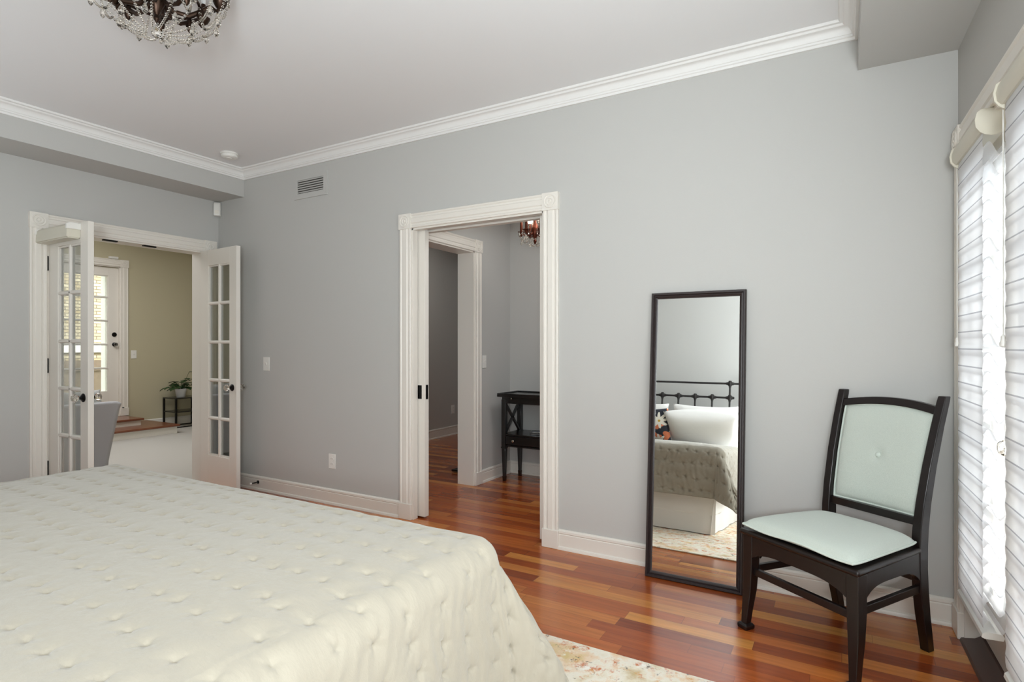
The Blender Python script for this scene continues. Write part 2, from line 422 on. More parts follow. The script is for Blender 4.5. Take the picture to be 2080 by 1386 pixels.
# baseboards
def base_prof(h=.118):
    return [(0,0), (.026,0), (.026,.006), (.022,.016), (.014,.02), (.014,h-.03), (.011,h-.026), (.015,h-.02), (.014,h-.008), (.007,h), (0,h)]
def baseboard(name, T, runs, h=.118):
    b = MB(T)
    for a, c in runs: b.prism(base_prof(h), 'x', a, c)
    return struct(b.build(name, M['trim'], smooth=30))
baseboard('baseboard_back', TA, [(WB, -2.734)]); baseboard('baseboard_back', TA, [(-1.487, CX)])
baseboard('baseboard_left', TBw, [(WD, 1.755)]); baseboard('baseboard_right', TCw, [(1.43, 4.1)])
b = MB(lambda s, d, z: (s, WD+d, z)); b.prism(base_prof(), 'x', WB, .5); struct(b.build('baseboard_front', M['trim'], smooth=30))

# casings with fluted legs, rosette and plinth blocks
FL = [(0,0), (0,.017), (.004,.02), (.012,.02), (.018,.0145), (.029,.0145), (.035,.021), (.065,.021), (.071,.0145), (.082,.0145), (.088,.02), (.096,.02), (.1,.017), (.1,0)]
def casing(n, T, s0, s1, ztop, jam, jd, plinths=(1,1), split=None, leg=(1,1), z0=0):
    cw = .1
    b = MB(T)
    z = ztop-cw*1.02
    head = [(z+p[0], p[1]) for p in FL]
    b.prism([(p[1], p[0]) for p in head], 'x', s0+cw, s1-cw)
    # jamb lining (jd deep behind the wall face), optionally split for a pocket door
    bands = [(-jd, .004)] if not split else [(-split[0], .004), (-jd, -split[1])]
    for d0, d1 in bands:
        b.box(s0+cw-.006, d0, z0, s0+cw+.012, d1, z+.006); b.box(s1-cw-.012, d0, z0, s1-cw+.006, d1, z+.006)
        b.box(s0+cw-.006, d0, z-.012, s1-cw+.006, d1, z+.006)
    root = struct(b.build(f'trim_{n}', jam, smooth=25))
    for k, (a, on) in enumerate(((s0, leg[0]), (s1-cw, leg[1]))):
        if not on: continue
        p = MB(T); p.prism([(a+x, y) for x, y in FL], 'z', z0+(.11 if plinths[k] else 0), z)
        p.build('side_casing', jam, root, smooth=25)
        r = MB(T); r.box(a-.004, 0, z-.004, a+cw+.004, .026, ztop)
        cxx, czz = a+cw/2, z+cw/2
        def ring(rr, d): return [(cxx+rr*math.cos(2*PI*i/20), d, czz+rr*math.sin(2*PI*i/20)) for i in range(20)]
        r.loft([ring(.043,.026), ring(.041,.031), ring(.036,.031), ring(.033,.0272), ring(.028,.0272), ring(.025,.031), ring(.017,.031), ring(.013,.027), ring(.009,.028), ring(.006,.033), ring(.001,.034)])
        r.build('rosette', jam, root, smooth=35)
        if plinths[k]:
            q = MB(T); q.box(a-.005, 0, z0, a+cw+.005, .027, z0+.112); q.build('plinth_block', jam, root, bevel=.003)
    return root
casing(2, TA, -2.731, -1.489, 2.156, M['trim'], TH, split=(.045,.115))
tb = casing(3, TBw, 1.752, 3.106, 2.156, M['trim'], TH)
for yy in (2.27, 2.56):
    k = MB(); k.box(WB-.04, yy-.05, 2.032, WB-.012, yy+.05, 2.046); k.build('catch_plate', M['black'], tb, bevel=.002)
casing(4, TCw, .035, 1.415, 2.15, M['trim'], .11)
# dark threshold
b = MB(TCw); b.prism([(-.115,0), (.02,0), (.014,.012), (-.03,.02), (-.05,.034), (-.115,.034)], 'x', .142, 1.308)
tag(b.build('door_threshold', mat('dark_walnut_sill', '#4a3630', .4), smooth=25), 'dark brown wooden sill under the shaded glass doors', 'threshold')

# ------------------------------------------------------------------ doors
ROWS = [.287, .606, .932, 1.257, 1.59, 1.916]
def knob_part(T, w, z, side, parent, out=.06):
    """crystal knob with a black rose, standing out along +-t from face t"""
    t0, sg = side
    k = MB(T)
    def ring(r, d, n=8, ph=0): return [(w+r*math.cos(2*PI*i/n+ph), t0+sg*d, z+r*math.sin(2*PI*i/n+ph)) for i in range(n)]
    k.loft([ring(.010,.026), ring(.017,.032), ring(.026,.042,8,.2), ring(.027,.054,8,.2), ring(.019,.066), ring(.008,.069)])
    kn = k.build('crystal_knob', M['crystal'], parent, smooth=0)
    r = MB(T); r.loft([ring(.029,0,20), ring(.029,.004,20), ring(.022,.010,20), ring(.012,.013,20), ring(.009,.030,20)])
    r.build('rose_plate', M['black'], kn)
    return kn
def french_leaf(n, T, W, H, x0=.127, x1=.458, knobs=(), hinges=(), rows=ROWS, z0=.008, th=.036, knobz=.88, hside=0):
    b = MB(T); e = .004
    b.box(0,0,z0, x0,th,H); b.box(x1,0,z0, W,th,H); b.box(x0,0,z0, x1,th,rows[0]); b.box(x0,0,rows[-1], x1,th,H)
    xm = (x0+x1)/2
    def bar_v(xc, w): b.prism([(xc-w/2,.010),(xc-w/4,.001),(xc+w/4,.001),(xc+w/2,.010),(xc+w/2,th-.010),(xc+w/4,th-.001),(xc-w/4,th-.001),(xc-w/2,th-.010)], 'z', rows[0], rows[-1])
    def bar_h(zc, w): b.prism([(.010,zc-w/2),(.001,zc-w/4),(.001,zc+w/4),(.010,zc+w/2),(th-.010,zc+w/2),(th-.001,zc+w/4),(th-.001,zc-w/4),(th-.010,zc-w/2)], 'x', x0, x1)
    bar_v(xm, .03)
    for z in rows[1:-1]: bar_h(z, .028)
    for zc, s in ((rows[0], 1), (rows[-1], -1)): b.box(x0, .006, min(zc, zc+s*.012), x1, th-.006, max(zc, zc+s*.012))
    for xc, s in ((x0, 1), (x1, -1)): b.box(min(xc, xc+s*.012), .006, rows[0]+.012, max(xc, xc+s*.012), th-.006, rows[-1]-.012)
    d = struct(b.build(f'door_{n}', M['trim'], bevel=.0015, seg=1))
    g = MB(T); g.box(x0+.002, th/2-.002, rows[0]+.002, x1-.002, th/2+.002, rows[-1]-.002); g.build('glass_pane', M['glass'], d, smooth=0)
    for t0, sg in knobs: knob_part(T, W-.06, knobz, (t0, sg), d)
    for z in hinges:
        y0_ = hside; h = MB(T); h.box(-.010, y0_-.004, z-.05, .0, y0_+.022, z+.05); h.lathe([(.007,-.052),(.007,.052)], (-.006,y0_-.006 if not hside else y0_+.026,z), 10)
        h.build('hinge', M['black'], d)
    return d
# leaf beside the sofa: from (-4.872,1.862), square into the room
TLeafL = lambda w, t, z: (-4.868+w, 1.862+t, z)
french_leaf(1, TLeafL, .563, 2.05, x0=.14, x1=.462, knobs=((0,-1), (.036,1)), hinges=(.36, 1.085, 1.81))
ax = math.atan2(-.040, .566); ca, sa = math.cos(ax), math.sin(ax)
TLeafR = lambda w, t, z: (-4.868+w*ca-t*sa, 2.968+w*sa+t*ca, z)
french_leaf(2, TLeafR, .562, 2.05, knobs=((0,-1), (.036,1)), hinges=(.36, 1.085, 1.81), hside=.016)

# roller shade cassette on the first leaf
c = MB(); c.prism([(1.782,1.945), (1.862,1.945), (1.862,2.035), (1.80,2.035), (1.786,2.02)], 'x', -4.86, -4.405)
cass = c.build('shade_cassette', M['cream'], smooth=20, bevel=.002)
e = MB(); e.prism([(1.778,1.998), (1.862,1.998), (1.862,2.04), (1.797,2.04), (1.78,2.03)], 'x', -4.415, -4.396); e.build('end_cap', M['plastic'], cass, bevel=.002)
e = MB(); e.prism([(1.778,1.998), (1.862,1.998), (1.862,2.04), (1.797,2.04), (1.78,2.03)], 'x', -4.866, -4.85); e.build('end_cap', M['plastic'], cass, bevel=.002)
e = MB(); e.box(-4.855, 1.79, 1.938, -4.41, 1.856, 1.946); e.build('bottom_bar', M['cream'], cass, bevel=.002)
tag(cass, 'cream roller shade cassette fixed across the top of an open glazed door', 'shade cassette')

# pocket doors showing at both sides of the opening
def pocket(n, xa, xb, lead):
    b = MB(); b.box(xa, WA+.055, .012, xb, WA+.1, 2.05)
    d = struct(b.build(f'door_{n}', M['trim'], bevel=.002))
    p = MB(); s = 1 if lead == xb else -1
    p.box(lead-.002, WA+.066, .846, lead+.002, WA+.09, .948); p.build('edge_pull', M['black'], d)
    q = MB(); x0, x1 = sorted((lead-s*.028, lead-s*.062)); q.box(x0, WA+.052, .848, x1, WA+.057, .945); q.build('flush_pull', M['black'], d, bevel=.001)
pocket(3, -3.7, -2.562, -2.562); pocket(4, -1.648, -.5, -1.648)

# glazed double doors behind the shades
def TC2(u0): return lambda w, t, z: TCw(u0+w, -.058-t, z)
d5 = french_leaf(5, TC2(.148), .578, 2.02, x0=.11, x1=.468, rows=[.30,.62,.94,1.26,1.58,1.90], z0=.038, th=.04, knobs=(), hinges=())
knob_part(TCw, .148+.578-.05, .885, (-.058, 1), d5)
mir = lambda w, t, z: TCw(1.308-w, -.058-t, z)
d6 = french_leaf(6, mir, .578, 2.02, x0=.11, x1=.35, rows=[.30,.62,.94,1.26,1.58,1.90], z0=.038, th=.04, knobs=(), hinges=())
bt = MB(TCw)
bt.tube([(.80,-.058,.165), (.80,-.028,.165)], [.016,.011], 12); bt.tube([(.80,-.028,.165), (.80,-.012,.163)], [.011,.017], 12)
bt.build('floor_bolt', M['black'], d6)

# ------------------------------------------------------------------ sheer vane shades
PITCH = .0667
def window_shade(u0, u1, label, first=None):
    L = u1-u0
    T = lambda x, d, z: TCw(u0+x, d, z)
    root = empty('window_shade', TCw(u0, 0, .21)); root.rotation_euler = (0, 0, -PI/2+cr)
    # local: x along the shade, y out of the room, z up
    q = MB(); d0 = .048
    q.prism([(.03,1.762), (-.038,1.762), (-.049,1.775), (-.052,1.80), (-.046,1.822), (-.030,1.832), (.03,1.832)], 'x', -.018, L+.012)
    q.build('valance', M['cream'], root, smooth=40)
    for xa, xb in ((-.026, -.018), (L+.012, L+.018)):
        p = MB(); pts = [(.032,1.752), (.004,1.744), (-.012,1.742), (-.030,1.748), (-.044,1.758), (-.055,1.775), (-.058,1.80), (-.052,1.826), (-.040,1.836), (.032,1.836)]
        p.prism(pts, 'x', xa, xb); p.build('end_cap', M['cream'], root, smooth=40)
    # front sheer: gently scalloped at every vane
    n = 26; P = []
    for i in range(n*4+1):
        z = .03 + i*PITCH/4; ph = (i % 4)/4
        P.append([(x, -.030-.0035*math.sin(PI*ph), z) for x in (0, L)])
    s = MB(); s.grid(P); s.build('front_sheer', M['sheer'], root, smooth=80)
    bk = MB(); bk.grid([[(x, .030, .02+i*.1) for x in (0, L)] for i in range(18)]); bk.build('back_sheer', M['backsheer'], root, smooth=0)
    # S-curved vanes
    def vane_mesh():
        v = MB(); pts = []
        for k in range(13):
            t = k/12; y = -.029 + t*.058; z = .021*math.sin(2*PI*t)*1.0 + (.5-t)*.012
            pts.append([(x, y, z) for x in (.002, L-.002)])
        v.grid(pts); return v
    v0 = vane_mesh().build('vane', M['vane'], root, smooth=80)
    for k in range(n):
        o = v0 if k == 0 else v0.copy()
        if k: COL.objects.link(o); o.parent = root
        o.location = (0, 0, .035 + k*PITCH)
    h = MB(); h.prism([(-.036,0), (-.034,.012), (-.024,.020), (.018,.020), (.028,.010), (.024,-.002), (-.028,-.004)], 'x', -.004, L+.002)
    h.build('hem_bar', M['plastic'], root, smooth=40)
    cd = MB(); cd.tube([(-.034,-.03,1.775), (-.034,-.03,1.045)], .0022, 6); cd.build('lift_cord', M['plastic'], root)
    ts = MB(); ts.lathe([(.003,.03),(.007,.024),(.006,.014),(.010,.004),(.009,-.006),(.003,-.010)], (-.034,-.03,1.02), 12); ts.build('cord_tassel', M['plastic'], root)
    return tag(root, label, 'window shade')
window_shade(.192, .592, 'white sheer vane shade with lift cord on the door closest to the chair')
window_shade(.868, 1.262, 'white sheer vane shade on the second door, farther from the grey wall corner')

# ------------------------------------------------------------------ wall fittings in the bedroom
def plate(name, T, sc, zc, w, h, kind, label):
    b = MB(T); b.prism([(sc-w/2, zc-h/2), (sc+w/2, zc-h/2), (sc+w/2, zc+h/2), (sc-w/2, zc+h/2)], 'y', 0, .006)
    o = b.build(name, M['plastic'], bevel=.002)
    if kind == 'switch':
        t = MB(T); t.prism([(.006, zc-.012), (.014, zc+.004), (.012, zc+.010), (.006, zc+.012)], 'x', sc-.005, sc+.005); t.build('toggle', M['plastic'], o)
    else:
        for dz in (-.02, .02):
            t = MB(T)
            t.prism([(sc+.017*math.cos(a), zc+dz+.0145*math.sin(a)) for a in [2*PI*k/16 for k in range(16)]], 'y', .006, .009)
            f = t.build('socket', M['plastic'], o)
            for ds in (-.006, .006):
                s = MB(T); s.box(sc+ds-.001, .0088, zc+dz-.004, sc+ds+.001, .0094, zc+dz+.005); s.build('slot', M['black'], f)
    return tag(o, label, 'light switch' if kind == 'switch' else 'outlet')
plate('light_switch', TA, -4.207, 1.073, .078, .115, 'switch', 'white toggle switch on the grey bedroom wall beside the open glazed door')
plate('wall_outlet', TA, -3.424, .331, .072, .112, 'outlet', 'white duplex outlet on the bedroom wall above the baseboard')

def vent():
    b = MB(TA); x0, x1, z0, z1 = -3.858, -3.478, 2.408, 2.6
    b.box(x0,0,z0, x1,.008,z0+.042); b.box(x0,0,z1-.042, x1,.008,z1); b.box(x0,0,z0+.042, x0+.04,.008,z1-.042); b.box(x1-.04,0,z0+.042, x1,.008,z1-.042)
    o = b.build('air_vent', M['wall'], smooth=0)
    k = MB(TA); k.box(x0+.041, .0005, z0+.043, x1-.041, .001, z1-.043); k.build('duct_shadow', mat('painted_duct_shade', '#4c4944', .9), o)  # dark sheet on the wall, shade between the louvres put into its colour
    for i in range(6):
        z = z0+.048+i*.0182
        s = MB(TA); s.prism([(.001, z+.007), (.008, z-.002), (.010, z), (.003, z+.0105)], 'x', x0+.04, x1-.04); s.build('louvre', M['wall'], o)
    return tag(o, 'grey painted rectangular air grille with louvres high on the wall', 'air vent')
vent()

k = MB(); k.lathe([(.064,0),(.066,-.006),(.066,-.012),(.058,-.014),(.058,-.020),(.060,-.022),(.058,-.032),(.050,-.038),(.03,-.040),(0,-.040)], (-4.19, 2.79, ZC), 32)
sd = k.build('smoke_detector', M['plastic'])
k = MB(); k.lathe([(.022,0),(.022,-.004),(.0,-.005)], (-4.19, 2.79, ZC-.039), 16); k.build('test_button', M['plastic'], sd)
tag(sd, 'round white smoke detector on the ceiling by the crown moulding', 'smoke detector')

sroot = empty('motion_detector', (WB+.022, WA-.022, 2.385), rz=PI/4)
k = MB(); k.loft([[( -.03,-.005,0),(-.024,-.03,.004),(.024,-.03,.004),(.03,-.005,0)], [(-.032,-.005,.01),(-.026,-.034,.012),(.026,-.034,.012),(.032,-.005,.01)],
    [(-.032,-.005,.115),(-.026,-.034,.105),(.026,-.034,.105),(.032,-.005,.115)], [(-.028,-.005,.125),(-.022,-.026,.12),(.022,-.026,.12),(.028,-.005,.125)]])
k.build('sensor_body', M['plastic'], sroot, bevel=.003)
k = MB(); k.box(-.016, -.0365, .018, .016, -.033, .05); k.build('sensor_lens', M['stone'], sroot, bevel=.003)
tag(sroot, 'small white motion sensor tucked in the wall corner under the soffit', 'motion detector')

k = MB(); k.lathe([(.014,0),(.014,.004),(.006,.008),(.0045,.012),(.0045,.066)], (-4.30, WA-.014, .068), 12, axis=(0,-1,0))
ds = k.build('door_stop', M['black'])
k = MB(); k.lathe([(.008,.064),(.009,.068),(.009,.078),(.006,.081)], (-4.30, WA-.014, .068), 12, axis=(0,-1,0)); k.build('rubber_tip', M['plastic'], ds)
tag(ds, 'black baseboard door stop with pale tip beside the open door', 'door stop')

# ------------------------------------------------------------------ bed
BX0, BX1, BY0, BY1, BZ = -2.765, -.875, -.78, 1.29, .702
bed = empty('bed', ((BX0+BX1)/2, (BY0+BY1)/2, 0)); ox, oy = bed.location.x, bed.location.y
def loc(b): b.T = lambda x, y, z: (x-ox, y-oy, z); return b
k = loc(MB()); k.box(BX0+.01, BY0, .15, BX1-.01, BY1-.01, .40); k.build('box_spring', M['skirt'], bed, bevel=.02)
k = loc(MB()); k.box(BX0, BY0, .40, BX1, BY1, BZ-.012); k.build('mattress', M['linen'], bed, bevel=.05, seg=4)
for x in (BX0+.1, BX1-.1):
    for y in (BY0+.1, BY1-.12):
        k = loc(MB()); k.box(x-.03, y-.03, 0.011, x+.03, y+.03, .16); k.build('foot', M['iron'], bed)
# skirt panels with corner pleats
k = loc(MB())
def skirt_panel(p, q, n=60):
    p = Vector(p); q = Vector(q); d = (q-p); L = d.length; d.normalize(); nrm = Vector((d.y, -d.x, 0)); P = []
    for j in range(9):
        z = .40 - j/8*(.40-.014); row = []
        for i in range(n+1):
            t = i/n; edge = min(t, 1-t)*L
            w = (.006*math.sin(t*L*9)+.004*math.sin(t*L*23+1))*(j/8) + (.012*j/8 if edge < .06 else 0)
            v = p + d*(t*L) + nrm*(.004+w+.012*j/8); row.append((v.x, v.y, z))
        P.append(row)
    k.grid(P)
skirt_panel((BX0, BY1, 0), (BX1, BY1, 0)); skirt_panel((BX1, BY1, 0), (BX1, BY0, 0)); skirt_panel((BX0, BY0, 0), (BX0, BY1, 0))
o = k.build('bed_skirt', M['skirt'], bed, smooth=60)
for v in o.data.vertices: pass
tag(bed, 'king bed with ivory skirt and dark iron headboard rails', 'bed')
# fix panel normals outward offset: handled by order
# headboard
HY = -.86
hb = MB(); hb.T = lambda x, y, z: (x-ox, y-oy, z)
hx0, hx1 = -1.825-.685, -1.825+.685; zt, zl = 1.44, 1.275
hb.tube([(hx0-.165,HY,zt), (hx1+.165,HY,zt)], .0115, 10); hb.tube([(hx0,HY,zl), (hx1,HY,zl)], .0115, 10)
hb.tube([(hx0-.165,HY,.42), (hx1+.165,HY,.42)], .0115, 10)
hbo = hb.build('headboard', M['iron'], bed)
def knuckle(m, x, z, r=.026):
    m.lathe([(.012,-.05),(.014,-.034),(.019,-.026),(.024,-.014),(r,0),(.024,.014),(.019,.026),(.014,.034)], (x,HY,z), 12)
    m.lathe([(.012,-.05),(.018,-.03),(.022,-.014),(.023,0),(.022,.014),(.018,.03),(.012,.05)], (x,HY,z), 12, axis=(1,0,0))
for i in range(8):
    x = hx0 + i*(hx1-hx0)/7
    s = MB(); s.T = hb.T; top = zt if i in (0, 7) else zl
    s.tube([(x,HY,.42), (x,HY,top)], .011, 10); knuckle(s, x, zl)
    if i in (0, 7): knuckle(s, x, zt)
    s.build('spindle', M['iron'], hbo)
for x in (hx0-.18, hx1+.18):
    s = MB(); s.T = hb.T; s.tube([(x,HY,.0), (x,HY,1.49)], .019, 12)
    knuckle(s, x, zt, .034); s.lathe([(.02,0),(.03,.012),(.034,.035),(.026,.058),(.012,.068),(.014,.078),(.0,.09)], (x,HY,1.485), 14)
    s.lathe([(.022,0),(.034,.012),(.036,.04),(.024,.06)], (x,HY,1.28), 14)
    s.build('post', M['iron'], hbo)

# quilt: one draped, stitched cloth
def make_quilt():
    W = BX1-BX0; y_head = -.30; Lq = BY1-y_head; dropx = .44; dropy = .445
    nu, nv = 520, 390
    a = np.linspace(-dropx, W+dropx, nu); bb = np.linspace(0, Lq+dropy, nv)
    A, B = np.meshgrid(a, bb, indexing='ij')
    px = np.maximum(A-W, 0) + np.maximum(-A, 0); sx = np.where(A > W/2, 1., -1.); q = np.maximum(B-Lq, 0)
    s = np.hypot(px, q); phi = np.arctan2(q, np.maximum(px, 1e-9)); phi = np.where(q <= 0, 0, phi)
    cornerw = np.sin(2*phi)**2
    cornerw = np.where((px > 0) & (q > 0), cornerw, 0)
    # distance profile: round edge of radius R then hang down, flaring
    R = .075
    arc = R*PI/2
    th = np.clip(s/arc, 0, 1)*PI/2
    out1 = R*np.sin(th); dn1 = R*(1-np.cos(th))
    rest = np.maximum(s-arc, 0)
    fl = .07 + .45*cornerw
    out = out1 + rest*fl; dn = dn1 + rest*np.sqrt(np.maximum(1-fl**2, .1))
    # hanging folds
    ripple = np.sin(B*21+.6*np.sin(B*7))*.5+.5*np.sin(B*11+1)
    ripplex = np.sin(A*19+.7*np.sin(A*6))*.5+.5*np.sin(A*9+2)
    h = np.clip(rest/.3, 0, 1)
    out = out + np.where(q <= px, ripple, ripplex)*.011*h + cornerw*np.sin(phi*14)*.012*h
    ux = np.where(s > 0, px/np.maximum(s, 1e-9), 0); uy = np.where(s > 0, q/np.maximum(s, 1e-9), 0)
    inset = R*0.75
    bx = np.clip(A, 0, W); by = np.minimum(B, Lq)
    X = BX0 + bx + sx*(ux*out); Y = y_head + by + uy*out
    # keep the round edge inside the mattress outline
    edge = np.minimum(np.minimum(bx, W-bx), Lq-by)
    crown_ = .012*np.clip(edge/.5, 0, 1)
    soft = -.010*np.exp(-(edge/.06)**2)
    Z = BZ + .012 + crown_ + np.where(s <= 0, soft, -.010) - dn
    Z += .004*np.sin(A*5.3+B*2)*np.sin(B*4.1+.5)*np.where(s > 0, 0, 1)
    P = np.stack([X, Y, Z], -1)
    du = np.gradient(P, axis=0); dv = np.gradient(P, axis=1)
    Nn = np.cross(du, dv); Nn /= np.linalg.norm(Nn, axis=-1, keepdims=True)+1e-9
    # stitched tufts on a staggered grid
    gx, gy = .076, .105
    rnd = np.random.RandomState(3)
    row = np.floor(B/gy+.5); disp = np.zeros_like(A)
    best = np.full_like(A, 9.); bdx = np.zeros_like(A); bdy = np.zeros_like(A)
    jx = rnd.uniform(-.011, .011, (80, 80)); jy = rnd.uniform(-.014, .014, (80, 80))
    for dr in (-1, 0, 1):
        r = row+dr
        off = np.where(np.mod(r, 2) == 0, 0, gx/2)
        cidx = np.floor((A-off)/gx+.5)
        for dc in (-1, 0, 1):
            ci = cidx+dc
            ri = np.clip(r+20, 0, 79).astype(int); cj = np.clip(ci+25, 0, 79).astype(int)
            sxp = ci*gx+off+jx[ri, cj]; syp = r*gy+jy[ri, cj]
            d = np.hypot(A-sxp, B-syp)
            m_ = d < best
            best = np.where(m_, d, best); bdx = np.where(m_, A-sxp, bdx); bdy = np.where(m_, B-syp, bdy)
    disp = -.0042*np.exp(-(best/.009)**2) - .0016*np.exp(-(best/.022)**2) + .0018*np.clip(best/.05, 0, 1)
    can = np.sin(A*23+1.3)*.5 + np.sin(B*17+A*7)*.5            # crease direction wanders from stitch to stitch
    for k_, amp, ln_, wd in ((0, .0022, .034, .0045), (1.1, .0012, .022, .004), (-1.2, .0010, .022, .004)):
        cc_, ss_ = np.cos(can+k_), np.sin(can+k_)
        al_ = bdx*cc_+bdy*ss_; ac_ = -bdx*ss_+bdy*cc_
        disp += -amp*np.exp(-(ac_/wd)**2)*np.exp(-np.abs(al_)/ln_)
    # little pucker lines running off every stitch
    ang = np.arctan2(bdy, bdx)
    disp += .0012*np.exp(-(best/.03)**2)*np.cos(ang*5+A*40)
    # soft puff ridges across the bed
    disp += .0012*np.sin(B*2*PI/gy+.9*np.sin(A*26)) * np.clip(.3+.7*np.sin(A*3.1+B*1.7), 0, 1)
    disp = disp*(1 + .45*np.clip(s/.15, 0, 1))
    disp += .0014*np.clip(s/.15, 0, 1)*np.sin(np.where(q > px, A, B)*2*PI/.041 + 3*np.sin(np.where(q > px, B, A)*17+A*5))*np.sin(A*13+B*9)
    P = P + Nn*disp[..., None]
    me = bpy.data.meshes.new('quilt')
    vs = P.reshape(-1, 3)
    idx = np.arange(nu*nv).reshape(nu, nv)
    fs = np.stack([idx[:-1, :-1], idx[1:, :-1], idx[1:, 1:], idx[:-1, 1:]], -1).reshape(-1, 4)
    me.from_pydata(vs.tolist(), [], fs.tolist()); me.shade_smooth()
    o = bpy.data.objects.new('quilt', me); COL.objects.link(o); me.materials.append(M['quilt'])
    so = o.modifiers.new('thick', 'SOLIDIFY'); so.thickness = .008; so.offset = -1
    return tag(o, 'cream hand-stitched quilt draped over the bed', 'quilt')
make_quilt()

def pillow_mesh(w, h, t, pinch=.13, n=26, seedv=0):
    b = MB(); rng = random.Random(seedv); a1, a2 = rng.uniform(0, 6), rng.uniform(0, 6)
    top, bot = [], []
    for i in range(n+1):
        rt, rb = [], []
        for j in range(n+1):
            u = -1+2*i/n; v = -1+2*j/n
            x = u*w/2*(1-pinch*(1-abs(v)**2)*abs(u)**3*.6) ; z = v*h/2*(1-pinch*(1-abs(u)**2)*abs(v)**3*.6)
            th = t/2*((1-u**4)*(1-v**4))**.55*(1+.05*math.sin(3*u+a1)+.05*math.sin(4*v+a2))
            sg = .02*math.sin(2.2*u+a1)*math.sin(1.7*v+a2); rt.append((x, -th+sg, z)); rb.append((x, th+sg, z))
        top.append(rt); bot.append(rb)
    b.grid(top); b.grid(bot); return b
def pillow(name, w, h, t, loc_, rx, rz, m, label, cat, seedv, group=None):
    o = pillow_mesh(w, h, t, seedv=seedv).build(name, m, smooth=0)
    bm = bmesh.new(); bm.from_mesh(o.data); bmesh.ops.remove_doubles(bm, verts=bm.verts, dist=1e-4); bmesh.ops.recalc_face_normals(bm, faces=bm.faces); bm.to_mesh(o.data); bm.free()
    o.data.shade_smooth(); o.location = loc_; o.rotation_euler = (rx, 0, rz)
    return tag(o, label, cat, group)
pillow('pillow', .74, .5, .2, (-1.36, -.68, .925), rad(-20), .03, M['linen'], 'white pillow leaning on the headboard, seen in the mirror behind another', 'pillow', 1)
pillow('pillow', .72, .5, .2, (-2.13, -.68, .925), rad(-20), -.03, M['linen'], 'white pillow on the far half of the bed behind the floral cushion', 'pillow', 2)
pillow('pillow', .74, .5, .17, (-1.30, -.56, .865), rad(-34), .02, M['linen'], 'white pillow sandwiched in the middle of the stack, only its corner showing', 'pillow', 6)
pillow('pillow', .78, .54, .22, (-1.335, -.37, .87), rad(-48), -.05, M['linen'], 'plump white pillow in front of the others, reflected beside the floral cushion', 'pillow', 3)
pillow('throw_cushion', .42, .42, .14, (-1.87, -.30, .885), rad(-24), .12, M['floral'], 'dark square cushion printed with white and orange flowers', 'cushion', 4)

# rug
k = MB(); k.box(-3.6, -.2, .0, .28, 2.162, .009)
tag(k.build('area_rug', M['rug'], bevel=.003), 'distressed cream and rust patterned rug under the bed', 'rug')

# ------------------------------------------------------------------ leaning mirror
mr = empty('floor_mirror', (-.669, 2.983, .002), rx=rad(-4.75))
mw, mh, fw = .487, 1.518, .034
P2 = [(0,.0), (0,.024), (.004,.030), (.012,.030), (.016,.022), (.022,.024), (.027,.018), (.032,.016), (.034,.006), (.034,0)]  # inward, out of the wall
rings = []
for i_, d_ in P2:
    y = .03-d_
    rings.append([(-mw/2+i_, y, i_), (mw/2-i_, y, i_), (mw/2-i_, y, mh-i_), (-mw/2+i_, y, mh-i_)])
rings.append(rings[0])
k = MB(); k.loft(rings, cap=False); k.build('mirror_frame', M['mirrorframe'], mr, smooth=25)
k = MB(); k.add([(-mw/2+.03, .018, .03), (mw/2-.03, .018, .03), (mw/2-.03, .018, mh-.03), (-mw/2+.03, .018, mh-.03)], [(0,1,2,3)])
k.build('mirror_glass', M['mirror'], mr, smooth=0)
k = MB(); k.box(-mw/2+.012, .022, .012, mw/2-.012, .029, mh-.012); k.build('back_panel', M['mirrorframe'], mr, smooth=0)
tag(mr, 'tall narrow dark framed mirror leaning against the grey wall', 'mirror')

# ------------------------------------------------------------------ side chair
ch = empty('side_chair', (-.013, 2.727, 0), rz=rad(-35.6))
ES = M['espresso']
def rect_ring(x, y, hx, hy, z): return [(x-hx, y-hy, z), (x+hx, y-hy, z), (x+hx, y+hy, z), (x-hx, y+hy, z)]
for s in (-1, 1):
    k = MB(); R = []
    for z, yy, xx, hw in ((.02,-.260,.241,.0145), (.08,-.254,.239,.0165), (.17,-.243,.235,.0205), (.27,-.239,.233,.0235), (.34,-.238,.231,.0245), (.41,-.238,.231,.025)):
        R.append(rect_ring(s*(xx+.006), yy, hw, hw, z))
    k.loft(R); lg = k.build('leg', ES, ch, bevel=.003)
    f = MB(); f.loft([rect_ring(s*.247,-.260,.022,.022,.0), rect_ring(s*.247,-.260,.025,.025,.006), rect_ring(s*.247,-.260,.025,.025,.018), rect_ring(s*.247,-.260,.019,.019,.026)])
    f.build('foot_block', ES, lg, bevel=.002)
    # rear leg and back post in one curved piece
    k = MB(); R = []
    for z, yy, xx, hx, hy in ((0,.262,.189,.017,.018), (.06,.249,.190,.0175,.0195), (.15,.229,.191,.018,.022), (.25,.212,.193,.018,.025), (.34,.203,.194,.018,.026), (.43,.2,.196,.018,.0265), (.50,.203,.198,.0175,.026), (.60,.216,.201,.017,.024), (.75,.248,.206,.0165,.022), (.90,.290,.211,.016,.0195), (1.0,.323,.214,.016,.018), (1.022,.330,.215,.015,.017)):
        R.append(rect_ring(s*xx, yy, hx, hy, z))
    k.loft(R); k.build('rear_leg_post', ES, ch, bevel=.003)
def trapz(xf, xr, yf, yr, z0, z1, m=None):
    m = m or MB(); m.loft([[(-xf,yf,z0),(xf,yf,z0),(xr,yr,z0),(-xr,yr,z0)], [(-xf,yf,z1),(xf,yf,z1),(xr,yr,z1),(-xr,yr,z1)]]); return m
trapz(.272, .215, -.277, .185, .408, .432).build('seat_board', ES, ch, bevel=.011, seg=4)
